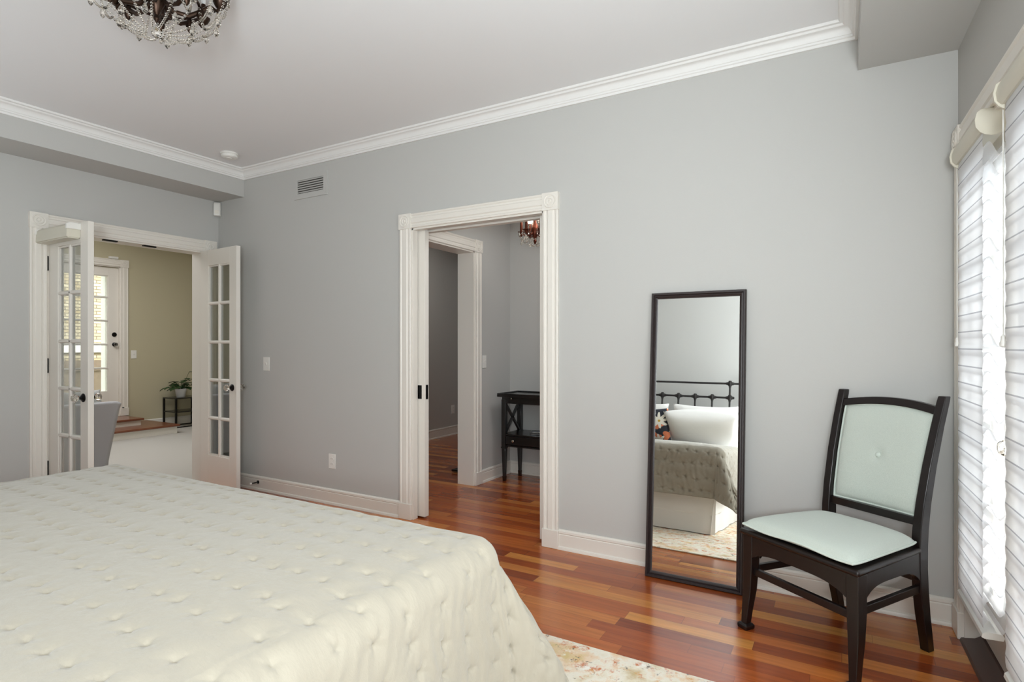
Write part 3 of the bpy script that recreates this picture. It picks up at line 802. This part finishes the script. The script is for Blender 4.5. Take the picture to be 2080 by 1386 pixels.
# aprons with arched lower edges
def apron(p, q, z1, zend, zmid, th, name='apron'):
    p = Vector(p); q = Vector(q); d = q-p; L = d.length; d.normalize(); nrm = Vector((-d.y, d.x, 0)); m = MB(); R = []
    for i in range(21):
        t = i/20; zb = zmid + (zend-zmid)*abs(2*t-1)**4
        c = p+d*(t*L)
        R.append([tuple(c-nrm*th/2+Vector((0,0,zb))), tuple(c+nrm*th/2+Vector((0,0,zb))), tuple(c+nrm*th/2+Vector((0,0,z1))), tuple(c-nrm*th/2+Vector((0,0,z1)))])
    m.loft(R); return m.build(name, ES, ch, smooth=30)
apron((-.215,-.25,0), (.215,-.25,0), .41, .315, .350, .02)
apron((.232,-.2,0), (.2,.18,0), .41, .300, .348, .02); apron((-.232,-.2,0), (-.2,.18,0), .41, .300, .348, .02)
apron((-.18,.2,0), (.18,.2,0), .41, .34, .36, .02)
def stretcher(p, q): k = MB(); k.beam(p, q, .018, .03); k.build('stretcher', ES, ch, bevel=.002)
stretcher((-.225,-.238,.252), (.220,-.238,.252)); stretcher((.226,-.21,.262), (.193,.205,.262)); stretcher((-.226,-.21,.262), (-.193,.205,.262)); stretcher((-.18,.205,.30), (.18,.205,.30))
# back frame
def post_y(z):
    T_ = [(.43,.2),(.50,.203),(.60,.216),(.75,.248),(.90,.290),(1.0,.323),(1.03,.333)]
    for (a, ya), (c, yc) in zip(T_, T_[1:]):
        if z <= c: return ya+(yc-ya)*(z-a)/(c-a)
    return T_[-1][1]
k = MB(); R = []
for i in range(17):
    x = -.20+.40*i/16; top = .978+.022*(1-(x/.2)**2); lo = top-.032
    yb = .012*(1-(x/.2)**2)
    R.append([(x, post_y(lo)-.010+yb, lo), (x, post_y(lo)+.014+yb, lo), (x, post_y(top)+.014+yb, top), (x, post_y(top)-.010+yb, top)])
k.loft(R); k.build('crest_rail', ES, ch, smooth=30, bevel=.002)
k = MB(); k.beam((-.185, post_y(.525), .525), (.185, post_y(.525), .525), .024, .032); k.build('lower_rail', ES, ch, bevel=.002)
# upholstered back panel
def panel_pt(u, v, off):
    z0, hw = .543, .178
    zt_ = .949+.022*(1-(u*hw/.2)**2) - .003
    z = z0+(zt_-z0)*(v+1)/2; x = u*(hw+.012*(v+1)/2)
    return (x, post_y(z)+.006+.008*(1-u*u)-off, z)
N_ = 36; gf, gb = [], []
for i in range(N_+1):
    a_, b_ = [], []
    for j in range(N_+1):
        u = -1+2*i/N_; v = -1+2*j/N_
        puff = .024*((1-abs(u)**6)*(1-abs(v)**6))**.5
        d = math.hypot(u*.18, (v-.0)*.21); puff -= .010*math.exp(-(d/.022)**2)
        a_.append(panel_pt(u, v, puff)); b_.append(panel_pt(u, v, -.008))
    gf.append(a_); gb.append(b_)
k = MB(); k.grid(gf); k.grid(gb); bp_ = k.build('back_panel', M['seafoam'], ch, smooth=60)
k = MB(); pts = [panel_pt(-1+2*i/20, -1, .004) for i in range(21)] + [panel_pt(1, -1+2*i/20, .004) for i in range(1, 21)] + [panel_pt(1-2*i/20, 1, .004) for i in range(1, 21)] + [panel_pt(-1, 1-2*i/20, .004) for i in range(1, 21)]
k.tube(pts, .0042, 8); k.build('piping', M['seafoam_trim'], bp_)
c_ = panel_pt(0, 0, .016)
k = MB(); k.lathe([(.0115,-.002),(.0115,.003),(.008,.007),(.0,.0085)], c_, 18, axis=(0,-1,.28)); k.build('button', M['seafoam_trim'], bp_)
# seat cushion (lies loose on the seat: its own thing)
cu = MB(); nC = 34; tp, bt_ = [], []
for i in range(nC+1):
    a_, b_ = [], []
    for j in range(nC+1):
        u = -1+2*i/nC; v = -1+2*j/nC
        hw = .256-.050*(v+1)/2
        # notch for the posts at the rear
        y = -.276+(.444)*(v+1)/2 + .012*(1-u*u)*(v > .6)*(v-.6)
        x = u*hw*(1-.03*abs(v)**8)
        e_ = ((1-abs(u)**8)*(1-abs(v)**8))**.45
        sag = .004*math.sin(5*u+1)*(1-e_)
        a_.append((x, y, .452+.046*e_*(1-.25*(u*u+v*v)/2)+sag)); b_.append((x, y, .452-.016*e_+sag))
    tp.append(a_); bt_.append(b_)
cu.grid(tp); cu.grid(bt_)
cush = cu.build('seat_cushion', M['seafoam'], smooth=60); cush.matrix_world = ch.matrix_world
cush.location = ch.location; cush.rotation_euler = ch.rotation_euler
tag(cush, 'pale seafoam box seat cushion with welt lying on the dark wooden chair', 'cushion')
per = [tp[i][0] for i in range(nC+1)] + [tp[nC][j] for j in range(1, nC+1)] + [tp[i][nC] for i in range(nC-1, -1, -1)] + [tp[0][j] for j in range(nC-1, -1, -1)]
k = MB(); k.tube(per, .0045, 8); k.build('welt', M['seafoam_trim'], cush)
tag(ch, 'espresso wood side chair with pale seafoam buttoned back in the corner', 'chair')

# ------------------------------------------------------------------ crystal chandelier over the bed
def strand(p, q, sag, n, r):
    b = MB(); p = Vector(p); q = Vector(q)
    for i in range(n+1):
        t = i/n; c = p.lerp(q, t)+Vector((0, 0, -sag*4*t*(1-t)))
        b.lathe([(0,-r),(r*.9,-r*.35),(r*.9,r*.35),(0,r)], c, 6)
    return b
def drop(c, h, r):
    b = MB(); b.lathe([(0,0),(r*.45,-h*.12),(r,-h*.5),(r*.8,-h*.75),(0,-h)], c, 8)
    b.ball((c[0], c[1], c[2]+r*.5), r*.4, 6, 4); return b
def big_chandelier():
    X, Y = -2.37, 1.265
    t = empty('chandelier', (X, Y, ZC))
    k = MB(); k.lathe([(.07,0),(.07,-.01),(.05,-.03),(.02,-.04),(.014,-.06),(.02,-.08),(.035,-.10),(.02,-.12),(.012,-.135),(.03,-.15),(.022,-.175),(.008,-.20),(.012,-.215),(.0,-.235)], (0,0,0), 16); k.build('stem', M['bronze'], t)
    ring = MB()
    for rr, zz in ((.262,-.045), (.15,-.13)):
        n = 40
        ring.tube([(rr*math.cos(2*PI*i/n), rr*math.sin(2*PI*i/n), zz) for i in range(n+1)], .006, 6)
    ring.build('ring', M['bronze'], t)
    nA = 8
    for i in range(nA):
        a = 2*PI*i/nA+.2; ca_, sa_ = math.cos(a), math.sin(a)
        P_ = [(.02,-.13), (.06,-.17), (.11,-.175), (.155,-.145), (.19,-.115), (.215,-.13), (.225,-.10)]
        k = MB(); k.tube([(r*ca_, r*sa_, z) for r, z in P_], [.008,.009,.009,.008,.008,.008,.008], 8)
        # scrolled leaf and cup
        k.lathe([(.006,-.03),(.018,-.02),(.026,-.004),(.028,.0),(.012,.004)], (.225*ca_, .225*sa_, -.09), 12)
        k.lathe([(.004,-.06),(.012,-.048),(.017,-.03),(.012,-.012),(.006,0)], (.155*ca_, .155*sa_, -.13), 10)
        arm = k.build('arm', M['bronze'], t)
        c = MB(); c.lathe([(.010,0),(.010,.05),(.008,.055)], (.225*ca_, .225*sa_, -.085), 10); c.build('candle_sleeve', M['bronze'], arm)
        bl = MB(); bl.lathe([(.006,0),(.011,.012),(.009,.025),(.0,.042)], (.225*ca_, .225*sa_, -.03), 10); bl.build('bulb', M['pot'], arm)
    for i in range(16):
        a = 2*PI*i/16; b_ = 2*PI*(i+1)/16
        p = (.262*math.cos(a), .262*math.sin(a), -.05); q = (.262*math.cos(b_), .262*math.sin(b_), -.05)
        strand(p, q, .05, 12, .0058).build('crystal_strand', M['crystal'], t, smooth=0)
        p2 = (.17*math.cos(a+.2), .17*math.sin(a+.2), -.215)
        strand(p, p2, .045, 20, .0058).build('crystal_strand', M['crystal'], t, smooth=0)
        p3 = (.05*math.cos(a), .05*math.sin(a), -.275)
        strand(p2, p3, .012, 12, .0055).build('crystal_strand', M['crystal'], t, smooth=0)
        drop((.22*math.cos(a+.1), .22*math.sin(a+.1), -.165), .045, .011).build('crystal_drop', M['crystal'], t, smooth=0)
        if i % 2 == 0:
            drop((.13*math.cos(a), .13*math.sin(a), -.225), .045, .012).build('crystal_drop', M['crystal'], t, smooth=0)
            strand((.15*math.cos(a), .15*math.sin(a), -.13), p2, .02, 8, .0065).build('crystal_strand', M['crystal'], t, smooth=0)
    drop((0,0,-.245), .05, .02).build('crystal_drop', M['crystal'], t, smooth=0)
    return tag(t, 'bronze chandelier draped in crystal strands hanging over the bed', 'chandelier')
big_chandelier()

# ------------------------------------------------------------------ hallway behind the pocket doors
b = MB(THl)
b.box(3.3, -.16, 2.06, 4.185, 0, 2.75); b.box(4.185, -.16, 0, YH+.1, 0, 2.75)
struct(b.build('wall_hall_left', M['wall'], smooth=0))
b = MB(); b.box(XH, YH, 0, 1.2, YH+.12, 2.75); struct(b.build('wall_hall_back', M['wall'], smooth=0))
b = MB(); b.box(.9, WA+TH, 0, 1.05, YH, 2.75); struct(b.build('wall_hall_right', M['wall'], smooth=0))
b = MB(); b.box(XF-.12, WA+TH, 0, XF, 7.3, 2.75); struct(b.build('wall_closet_left', M['wall'], smooth=0))
b = MB(); b.box(XF, 7.2, 0, XH, 7.3, 2.75); b.box(XH-.1, YH+.1, 0, XH, 7.2, 2.75); struct(b.build('wall_closet_back', M['wall'], smooth=0))
b = MB(); b.box(XF-.12, WA+TH, 2.745, 1.2, 7.3, 2.85); struct(b.build('ceiling_hall', M['ceil'], smooth=0))
casing(5, THl, 3.30, 4.272, 2.155, M['trim'], .165, leg=(0,1))
baseboard('baseboard_hall_left', THl, [(4.277, YH)], .115)
b = MB(lambda s, d, z: (s, YH-d, z)); b.prism(base_prof(.115), 'x', XH, .9); struct(b.build('baseboard_hall_back', M['trim'], smooth=30))
b = MB(lambda s, d, z: (XF+d, s, z)); b.prism(base_prof(.125), 'x', 3.3, 7.2); struct(b.build('baseboard_closet', M['trim'], smooth=30))
plate('light_switch', THl, 4.335, 1.083, .06, .115, 'switch', 'white switch on the hallway wall above the black console table')
plate('wall_outlet', lambda s, d, z: (XF+d, s, z), 6.42, .35, .072, .115, 'outlet', 'white outlet low on the dim wall beyond the inner doorway')
k = MB(); k.box(-3.285, 4.50, .012, -2.985, 4.79, .028); sc_ = k.build('bathroom_scale', M['black'], bevel=.006)
k = MB(); k.box(-3.28, 4.505, .004, -2.99, 4.785, .012); k.build('scale_base', M['steel'], sc_)
k = MB()
for x in (-3.255, -3.015):
    for y in (4.53, 4.76): k.lathe([(.015,0),(.015,.005)], (x, y, 0), 10)
k.build('rubber_feet', M['black'], sc_)
tag(sc_, 'flat black bathroom scale on the floor inside the inner doorway', 'scale')

def console():
    t = empty('console_table', (-2.405, 4.60, 0)); hx, hy = .275, .165; m = M['blackpaint']
    for sx_ in (-1, 1):
        for sy_ in (-1, 1):
            x, y = sx_*(hx-.022), sy_*(hy-.022)
            k = MB(); k.loft([rect_ring(x,y,.011,.011,.0), rect_ring(x,y,.013,.013,.05), rect_ring(x,y,.020,.020,.30)])
            k.box(x-.024, y-.024, .30, x+.024, y+.024, .312); k.box(x-.021, y-.021, .312, x+.021, y+.021, .74)
            lg = k.build('leg', m, t, bevel=.002)
            f = MB(); f.loft([rect_ring(x,y,.012,.012,.0), rect_ring(x,y,.0145,.0145,.045)]); f.build('foot_cap', M['bronze'], lg)
    k = MB(); k.box(-hx+.01, -hy+.01, .315, hx-.01, hy-.01, .328); k.box(-hx+.02, hy-.03, .328, hx-.02, hy-.012, .42); k.box(-hx+.012, -hy+.02, .328, -hx+.03, hy-.02, .42); k.box(hx-.03, -hy+.02, .328, hx-.012, hy-.02, .42)
    k.box(-hx+.008, -hy+.008, .415, hx-.008, hy-.008, .43); k.build('lower_case', m, t, bevel=.002)
    k = MB(); k.box(-hx+.045, -hy+.006, .335, hx-.045, -hy+.024, .412); dr = k.build('drawer', m, t, bevel=.003)
    for x in (-.15, .15):
        q = MB(); q.lathe([(.004,0),(.005,.008),(.011,.012),(.012,.018),(.006,.021),(0,.0215)], (x, -hy+.006, .373), 14, axis=(0,-1,0)); q.build('drawer_knob', M['steel'], dr)
    k = MB(); k.box(-hx+.005, -hy+.005, .705, hx-.005, hy-.005, .765); ap = k.build('top_frame', m, t, bevel=.002)
    q = MB(); q.lathe([(.003,0),(.004,.006),(.008,.009),(.007,.014),(0,.016)], (-.165, -hy+.005, .752), 12, axis=(0,-1,0)); q.build('slide_knob', M['steel'], ap)
    k = MB(); k.box(-hx-.028, -hy-.028, .765, hx+.028, hy+.02, .785)
    for bx in ((-hx-.028,-hy-.01,-hx-.01,hy+.002), (hx+.01,-hy-.01,hx+.028,hy+.002), (-hx-.028,-hy-.028,hx+.028,-hy-.01), (-hx-.028,hy+.002,hx+.028,hy+.02)):
        k.box(bx[0], bx[1], .785, bx[2], bx[3], .797)
    k.build('tray_top', m, t, bevel=.002)
    for s_ in (-1, 1):
        x = s_*(hx-.022); k = MB(); k.beam((x, -hy+.04, .435), (x, hy-.04, .70), .016, .022, up=(1,0,0)); k.beam((x, -hy+.04, .70), (x, hy-.04, .435), .016, .022, up=(1,0,0)); k.build('cross_brace', m, t)
    return tag(t, 'black console table with crossed side braces and a drawer in the hallway', 'console table')
console()
pf = empty('picture_frame', (-2.33, 4.61, .4315), rz=.5)
k = MB()
for bx in ((-.13,-.09,.13,-.07), (-.13,.07,.13,.09), (-.13,-.07,-.11,.07), (.11,-.07,.13,.07)): k.box(bx[0],bx[1],0, bx[2],bx[3],.018)
k.build('frame', M['blackpaint'], pf, bevel=.002)
k = MB(); k.box(-.11,-.07,.002, .11,.07,.007); k.build('mount', M['plastic'], pf)
tag(pf, 'small black frame lying flat on the console shelf', 'picture frame')

def small_chandelier():
    X, Y, Z = -2.115, 4.02, 2.70
    t = empty('chandelier', (X, Y, Z)); m = M['copper']
    zb = 2.10-Z
    k = MB(); k.lathe([(.05,.045),(.05,-.012),(.02,-.03),(.006,-.035),(.006,-.28),(.012,-.30),(.026,-.33),(.022,-.38),(.012,-.40),(.012,-.50),(.026,-.52),(.03,-.545),(.034,-.57),(.022,-.60),(.010,-.63),(.014,-.645),(.008,-.66),(.0,-.675)], (0,0,0), 16); k.build('stem', m, t)
    for i in range(6):
        a = 2*PI*i/6+.35; ca_, sa_ = math.cos(a), math.sin(a)
        k = MB(); k.tube([(r*ca_, r*sa_, z) for r, z in ((.02,-.57), (.05,-.60), (.085,-.595), (.105,-.57), (.11,-.55))], .006, 8)
        k.lathe([(.004,-.035),(.012,-.02),(.016,-.008),(.03,0),(.03,.004),(.012,.006),(.011,.05),(.01,.085)], (.11*ca_, .11*sa_, -.57), 12)
        arm = k.build('arm', m, t)
        s = MB(); s.lathe([(.008,0),(.020,.012),(.024,.03),(.022,.055),(.018,.065)], (.11*ca_, .11*sa_, -.487), 12); s.build('frosted_shade', M['glow'], arm)
        for dd in (-.25, .25):
            drop((.125*math.cos(a+dd), .125*math.sin(a+dd), -.575), .04, .008).build('crystal_drop', M['crystal'], arm, smooth=0)
        drop((.11*ca_, .11*sa_, -.64), .035, .009).build('crystal_drop', M['crystal'], arm, smooth=0)
        strand((.12*ca_, .12*sa_, -.60), (.12*math.cos(a+PI/3), .12*math.sin(a+PI/3), -.60), .05, 12, .005).build('crystal_strand', M['crystal'], arm, smooth=0)
        strand((.10*ca_, .10*sa_, -.56), (.02*ca_, .02*sa_, -.40), .03, 14, .005).build('crystal_strand', M['crystal'], arm, smooth=0)
        strand((.12*ca_, .12*sa_, -.60), (.02*ca_, .02*sa_, -.68), .02, 10, .005).build('crystal_strand', M['crystal'], arm, smooth=0)
    return tag(t, 'small reddish bronze chandelier with lit frosted cups in the hallway', 'chandelier')
small_chandelier()

# ------------------------------------------------------------------ living room beyond the glazed doors
DY0, DY1 = 3.40, 4.275; DZ0, DZ1 = .215, 2.34
b = MB(TL); b.box(-.8, -.16, 0, DY0, 0, 3.0); b.box(DY1, -.16, 0, 6.2, 0, 3.0); b.box(DY0, -.16, DZ1, DY1, 0, 3.0); b.box(DY0, -.16, 0, DY1, 0, DZ0)
struct(b.build('wall_living_far', M['olive'], smooth=0))
b = MB(); b.box(XW-.16, -.8, 0, WB-TH, -.7, 3.0); struct(b.build('wall_living_front', M['olive'], smooth=0))
b = MB(); b.box(XW-.16, 6.1, 0, WB-TH, 6.2, 3.0); struct(b.build('wall_living_back', M['olive'], smooth=0))
b = MB(); b.box(WB-TH-.02, WA, 0, WB-TH, 6.1, 3.0); b.box(WB-TH-.02, -.7, 0, WB-TH, 1.85, 3.0); b.box(WB-TH-.02, 1.85, 2.16, WB-TH, WA, 3.0)
struct(b.build('wall_living_near', M['olive'], smooth=0))
b = MB(); b.box(XW-.16, -.8, 2.95, WB-TH, 6.2, 3.05); struct(b.build('ceiling_living', M['ceil'], smooth=0))
casing(6, TL, DY0-.1, DY1+.1, 2.455, M['trim'], .16, plinths=(1,1), z0=DZ0+.008)
baseboard('baseboard_living', TL, [(-.7, DY0-.11)], .13); baseboard('baseboard_living', TL, [(4.60, 6.1)], .13)
dz = [.575, .91, 1.245, 1.58, 1.91, 2.215]
TDl = lambda w, t, z: (XW-.03-t, DY0+.012+w, z)
d7 = french_leaf(7, TDl, DY1-DY0-.024, DZ1-.004, x0=.11, x1=.725, rows=dz, z0=DZ0+.012, th=.04)
knob_part(TDl, .80, 1.245, (0, -1), d7)
q = MB(TDl); q.loft([[(.80+r*math.cos(2*PI*i/20), d_, 1.385+r*math.sin(2*PI*i/20)) for i in range(20)] for r, d_ in ((.032,0),(.032,-.006),(.027,-.012),(.012,-.014),(.001,-.014))]); q.build('deadbolt', M['black'], d7)
q = MB(TL); q.tube([(4.30,.005,.34), (4.30,.05,.34)], .006, 8); q.lathe([(.018,0),(.018,.008)], (4.30,.0,.34), 10, axis=(0,1,0)); 
dsl = q.build('door_stop', M['black']); tag(dsl, 'tiny black stop by the foot of the exterior door casing', 'door stop')
# exterior frame seen through the panes
b = MB(TL); b.box(4.165, -.30, DZ0, 4.6, -.17, 2.35); b.box(3.2, -.30, DZ0, 3.42, -.17, 2.35); b.box(3.2,-.30,2.35,4.6,-.17,2.6); struct(b.build('trim_7', M['stone'], bevel=.004))
# door contact sensor above the casing
k = MB(TL); k.box(4.12, 0, 2.457, 4.24, .03, 2.49); tag(k.build('contact_sensor', M['plastic'], bevel=.005), 'small white contact sensor on top of the exterior door casing', 'contact sensor')
plate('light_switch', TL, 4.455, 1.10, .075, .12, 'switch', 'white switch on the olive wall beside the exterior door')
# two carpeted-room steps
def step(y1, xf, z0, z1, label):
    b = MB(); b.box(XW+.001, 2.9, z0, xf, y1, z1-.028); o = b.build('entry_step', M['trim'], smooth=0)
    t = MB(); t.box(XW+.001, 2.88, z1-.028, xf+.03, y1+.03, z1); t.build('tread', M['tread'], o, bevel=.006)
    return tag(o, label, 'step')
step(4.60, -8.10, 0, .125, 'lower wide entry step with red-brown tread on the white carpet')
step(4.30, -8.45, .125, .222, 'upper small entry step with red-brown tread below the exterior door')
# armchair seen from behind
ac = empty('armchair', (-6.05, 2.19, 0))
def rrect(y0, y1, z, x0, x1, r=.04): return [(x0, y0+r, z), (x0+r, y0, z), (x1-r, y0, z), (x1, y0+r, z), (x1, y1-r, z), (x1-r, y1, z), (x0+r, y1, z), (x0, y1-r, z)]
k = MB(); k.loft([rrect(-.43,.43,.11, .25,.40), rrect(-.435,.435,.2, .25,.405), rrect(-.47,.47,.45, .28,.43), rrect(-.50,.50,.66, .30,.455), rrect(-.515,.515,.705, .31,.46), rrect(-.49,.49,.725, .33,.45)])
k.build('backrest', M['greyfab'], ac, bevel=.012, seg=3)
k = MB(); k.box(-.40, -.42, .11, .27, .42, .30); k.build('seat_base', M['greyfab'], ac, bevel=.02)
k = MB(); k.box(-.42, -.33, .30, .27, .33, .44); k.build('seat_cushion', M['greyfab2'], ac, bevel=.04, seg=3)
for s_ in (-1, 1):
    k = MB(); y0, y1 = sorted((s_*.33, s_*.45)); k.loft([rrect(y0, y1, .11, -.40, .30, .02), rrect(y0, y1+.0, .45, -.40, .30, .02), rrect(y0-.01, y1+.01, .56, -.38, .33, .02)]); k.build('armrest', M['greyfab'], ac, bevel=.015)
for sx_ in (-.34, .34):
    for sy_ in (-.36, .36):
        k = MB(); k.loft([rect_ring(sx_,sy_,.015,.015,0), rect_ring(sx_,sy_,.025,.025,.115)]); k.build('leg', M['espresso'], ac)
tag(ac, 'grey upholstered armchair seen from behind through the glazed doors', 'armchair')
o = pillow('throw_pillow', .46, .46, .17, (-5.80, 2.41, .61), 0, 0, M['greyfab2'], 'round-cornered pale grey pillow rising above the armchair back', 'pillow', 9)
o.rotation_euler = (rad(0), rad(0), rad(90)); o.rotation_euler[0] = rad(-16)
# black metal stand with plant
st = empty('plant_stand', (-8.745, 5.075, 0)); hx, hy, zz = .16, .215, .43
for sx_ in (-1, 1):
    for sy_ in (-1, 1):
        k = MB(); k.box(sx_*hx-.012, sy_*hy-.012, 0, sx_*hx+.012, sy_*hy+.012, zz); k.build('leg', M['black'], st, bevel=.001)
k = MB(); k.box(-hx-.012, -hy-.012, zz, hx+.012, hy+.012, zz+.016); k.build('top_shelf', M['blackpaint'], st, bevel=.002)
k = MB(); k.box(-hx-.006, -hy-.006, .225, hx+.006, hy+.006, .241); k.build('lower_shelf', M['blackpaint'], st, bevel=.002)
k = MB(); k.box(hx-.01, -hy, 0, hx+.01, hy, .014); k.box(-hx-.01, -hy, 0, -hx+.01, hy, .014); k.build('floor_rail', M['black'], st)
tag(st, 'low black metal stand with two shelves holding the potted plant', 'plant stand')
pp = empty('potted_plant', (-8.74, 5.02, zz+.016))
k = MB(); k.lathe([(.055,0),(.062,.01),(.078,.11),(.082,.125),(.076,.125),(.07,.105),(.0,.10)], (0,0,0), 24); k.build('pot', M['pot'], pp)
k = MB(); k.lathe([(.071,.104),(.04,.112),(0,.113)], (0,0,0), 16); k.build('soil', M['soil'], pp)
rng = random.Random(5)
for i in range(34):
    a = rng.uniform(0, 2*PI); el = rng.uniform(.0, 1.15); ln = rng.uniform(.07, .19); lf = rng.uniform(.075, .11)
    if i == 0: a, el, ln, lf = 1.35, 1.2, .26, .11
    d = Vector((math.cos(a)*math.cos(el), math.sin(a)*math.cos(el), math.sin(el)))
    base = Vector((.02*math.cos(a), .02*math.sin(a), .11)); mid = base+d*ln*.6+Vector((0,0,.03)); tip = base+d*ln+Vector((0,0,.02))
    k = MB(); k.tube([base, mid, tip], .0025, 5)
    dd = Vector((d.x, d.y, d.z*.4-.35)).normalized(); sd_ = dd.cross(Vector((0,0,1))).normalized(); up = sd_.cross(dd)
    P = []
    for j in range(9):
        t_ = j/8; w = .5*lf*.72*(math.sin(PI*t_**.75))**.9 if 0 < j < 8 else .0005
        c = tip+dd*lf*t_-Vector((0,0,.02*t_*t_))
        P.append([tuple(c+sd_*w*1.35*u+up*(.008*abs(u))) for u in (-1,-.5,0,.5,1)])
    k.grid(P); k.build('leaf', M['leaf'], pp, smooth=60)
tag(pp, 'leafy green plant in a white pot on the black metal stand', 'potted plant')

# ------------------------------------------------------------------ outside
b = MB(); b.box(-40, -25, -.3, XW-.16, 30, -.1); o = struct(b.build('ground', M['lawn'], smooth=0))
bb_ = empty('brick_building', (-14.5, 6.2, -.1))
k = MB(); k.box(-4, -9, 0, 0, 8, 3.55); k.build('wall', M['brick'], bb_, smooth=0)
k = MB(); k.box(-4.2, -9.2, 3.55, .25, 8.2, 3.72); k.box(-4.1,-9.1,3.72,.12,8.1,4.2); k.build('cornice', M['metalroof'], bb_)
k = MB(); k.box(0, -9, 1.18, .08, 8, 1.38); k.build('ledge', M['stone'], bb_)
for y in (-1.55, .9, 3.2):
    w = MB(); w.box(-.02, y, 1.75, .03, y+.55, 3.0); wo = w.build('window', M['stone'], bb_)
    g = MB(); g.box(.03, y+.05, 1.8, .035, y+.5, 2.95); g.build('pane', M['darkglass'], wo)
    g = MB(); g.box(0, y-.05, 1.68, .1, y+.6, 1.75); g.build('sill', M['stone'], wo)
tag(bb_, 'sunlit tan brick building seen through the exterior door panes', 'building')
fn = empty('garden_fence', (-12.5, 5.5, -.1))
for i in range(40):
    k = MB(); y = -4+i*.19; k.box(-.012, y, .0, .012, y+.17, 1.05+.0); k.build('board', M['fence'], fn)
k = MB(); k.box(.012, -4, .85, .05, 3.6, .95); k.box(.012, -4, .2, .05, 3.6, .3); k.build('rail', M['fence'], fn)
tag(fn, 'brown board fence outside the lowest panes of the exterior door', 'fence')

# ------------------------------------------------------------------ light
def area(name, loc_, rot, sx_, sy_, e, col=(1,1,1)):
    l = bpy.data.lights.new(name, 'AREA'); l.shape = 'RECTANGLE'; l.size = sx_; l.size_y = sy_; l.energy = e; l.color = col
    o = bpy.data.objects.new(name, l); COL.objects.link(o); o.location = loc_; o.rotation_euler = rot; return o
area('side_fill', (.40, .85, 1.45), (0, rad(90), 0), 1.6, 1.9, 40, (.91, .965, 1))  # added unseen fill before the solid wall, standing in for assumed window light
area('room_fill', (-1.9, -.35, 2.70), (0, 0, 0), 3.6, .9, 1.5, (.96, .98, 1))  # extra ceiling lamp added to even out the bedroom, no such fixture
bo = area('bounce_fill', (.22, -.80, 1.35), (0, 0, 0), .6, .6, 104, (.87, .945, 1))  # unseen lamp added behind the camera, aimed up to brighten the ceiling
bo.rotation_euler = Vector((-.6, .70, .95)).to_track_quat('-Z', 'Y').to_euler()
area('bounce_fill', (-3.9, -.1, 1.1), (rad(180), 0, 0), .9, .9, 14, (.9, .96, 1))  # upward lamp added out of view beyond the bed, lifts the ceiling
area('hall_fill', (-1.4, 3.95, 2.70), (0, 0, 0), .7, .6, 15, (.97, .98, 1))  # unseen fill added apart from the chandelier to brighten the hallway
area('closet_fill', (-3.8, 5.2, 2.70), (0, 0, 0), .4, .8, 9, (1, .97, .92))  # added fill lifting the dim inner room, no fixture there
area('living_fill', (-7.0, 2.6, 2.90), (0, 0, 0), 2.4, 3.0, 80, (.98, .98, 1))  # unseen overhead fill added to brighten the living room
sl = bpy.data.lights.new('sun', 'SUN'); sl.energy = 9; sl.angle = rad(1); sl.color = (1, .96, .9)
so = bpy.data.objects.new('sun', sl); COL.objects.link(so)
so.rotation_euler = Vector((-.66, .42, -.40)).to_track_quat('-Z', 'Y').to_euler()

w = bpy.data.worlds.new('sky'); bpy.context.scene.world = w; w.use_nodes = True
bg = w.node_tree.nodes['Background']; bg.inputs['Color'].default_value = (.86, .92, 1, 1); bg.inputs['Strength'].default_value = 5.6

# ------------------------------------------------------------------ camera
cam = bpy.data.cameras.new('camera'); co = bpy.data.objects.new('camera', cam); COL.objects.link(co)
cam.sensor_width = 36; cam.sensor_fit = 'HORIZONTAL'; cam.lens = 1162/2080*36; cam.shift_y = 9.8/2080; cam.clip_start = .02
co.location = (0, 0, 1.2254); co.rotation_euler = (rad(90), 0, rad(30.06))
sc = bpy.context.scene; sc.camera = co
sc.view_settings.view_transform = 'Standard'; sc.view_settings.look = 'None'; sc.view_settings.exposure = 0; sc.view_settings.gamma = 1
sc.cycles.use_denoising = True
sc.cycles.max_bounces = 10; sc.cycles.diffuse_bounces = 5; sc.cycles.glossy_bounces = 4; sc.cycles.transmission_bounces = 8; sc.cycles.transparent_max_bounces = 16
sc.cycles.caustics_reflective = False; sc.cycles.caustics_refractive = False; sc.cycles.sample_clamp_indirect = 6
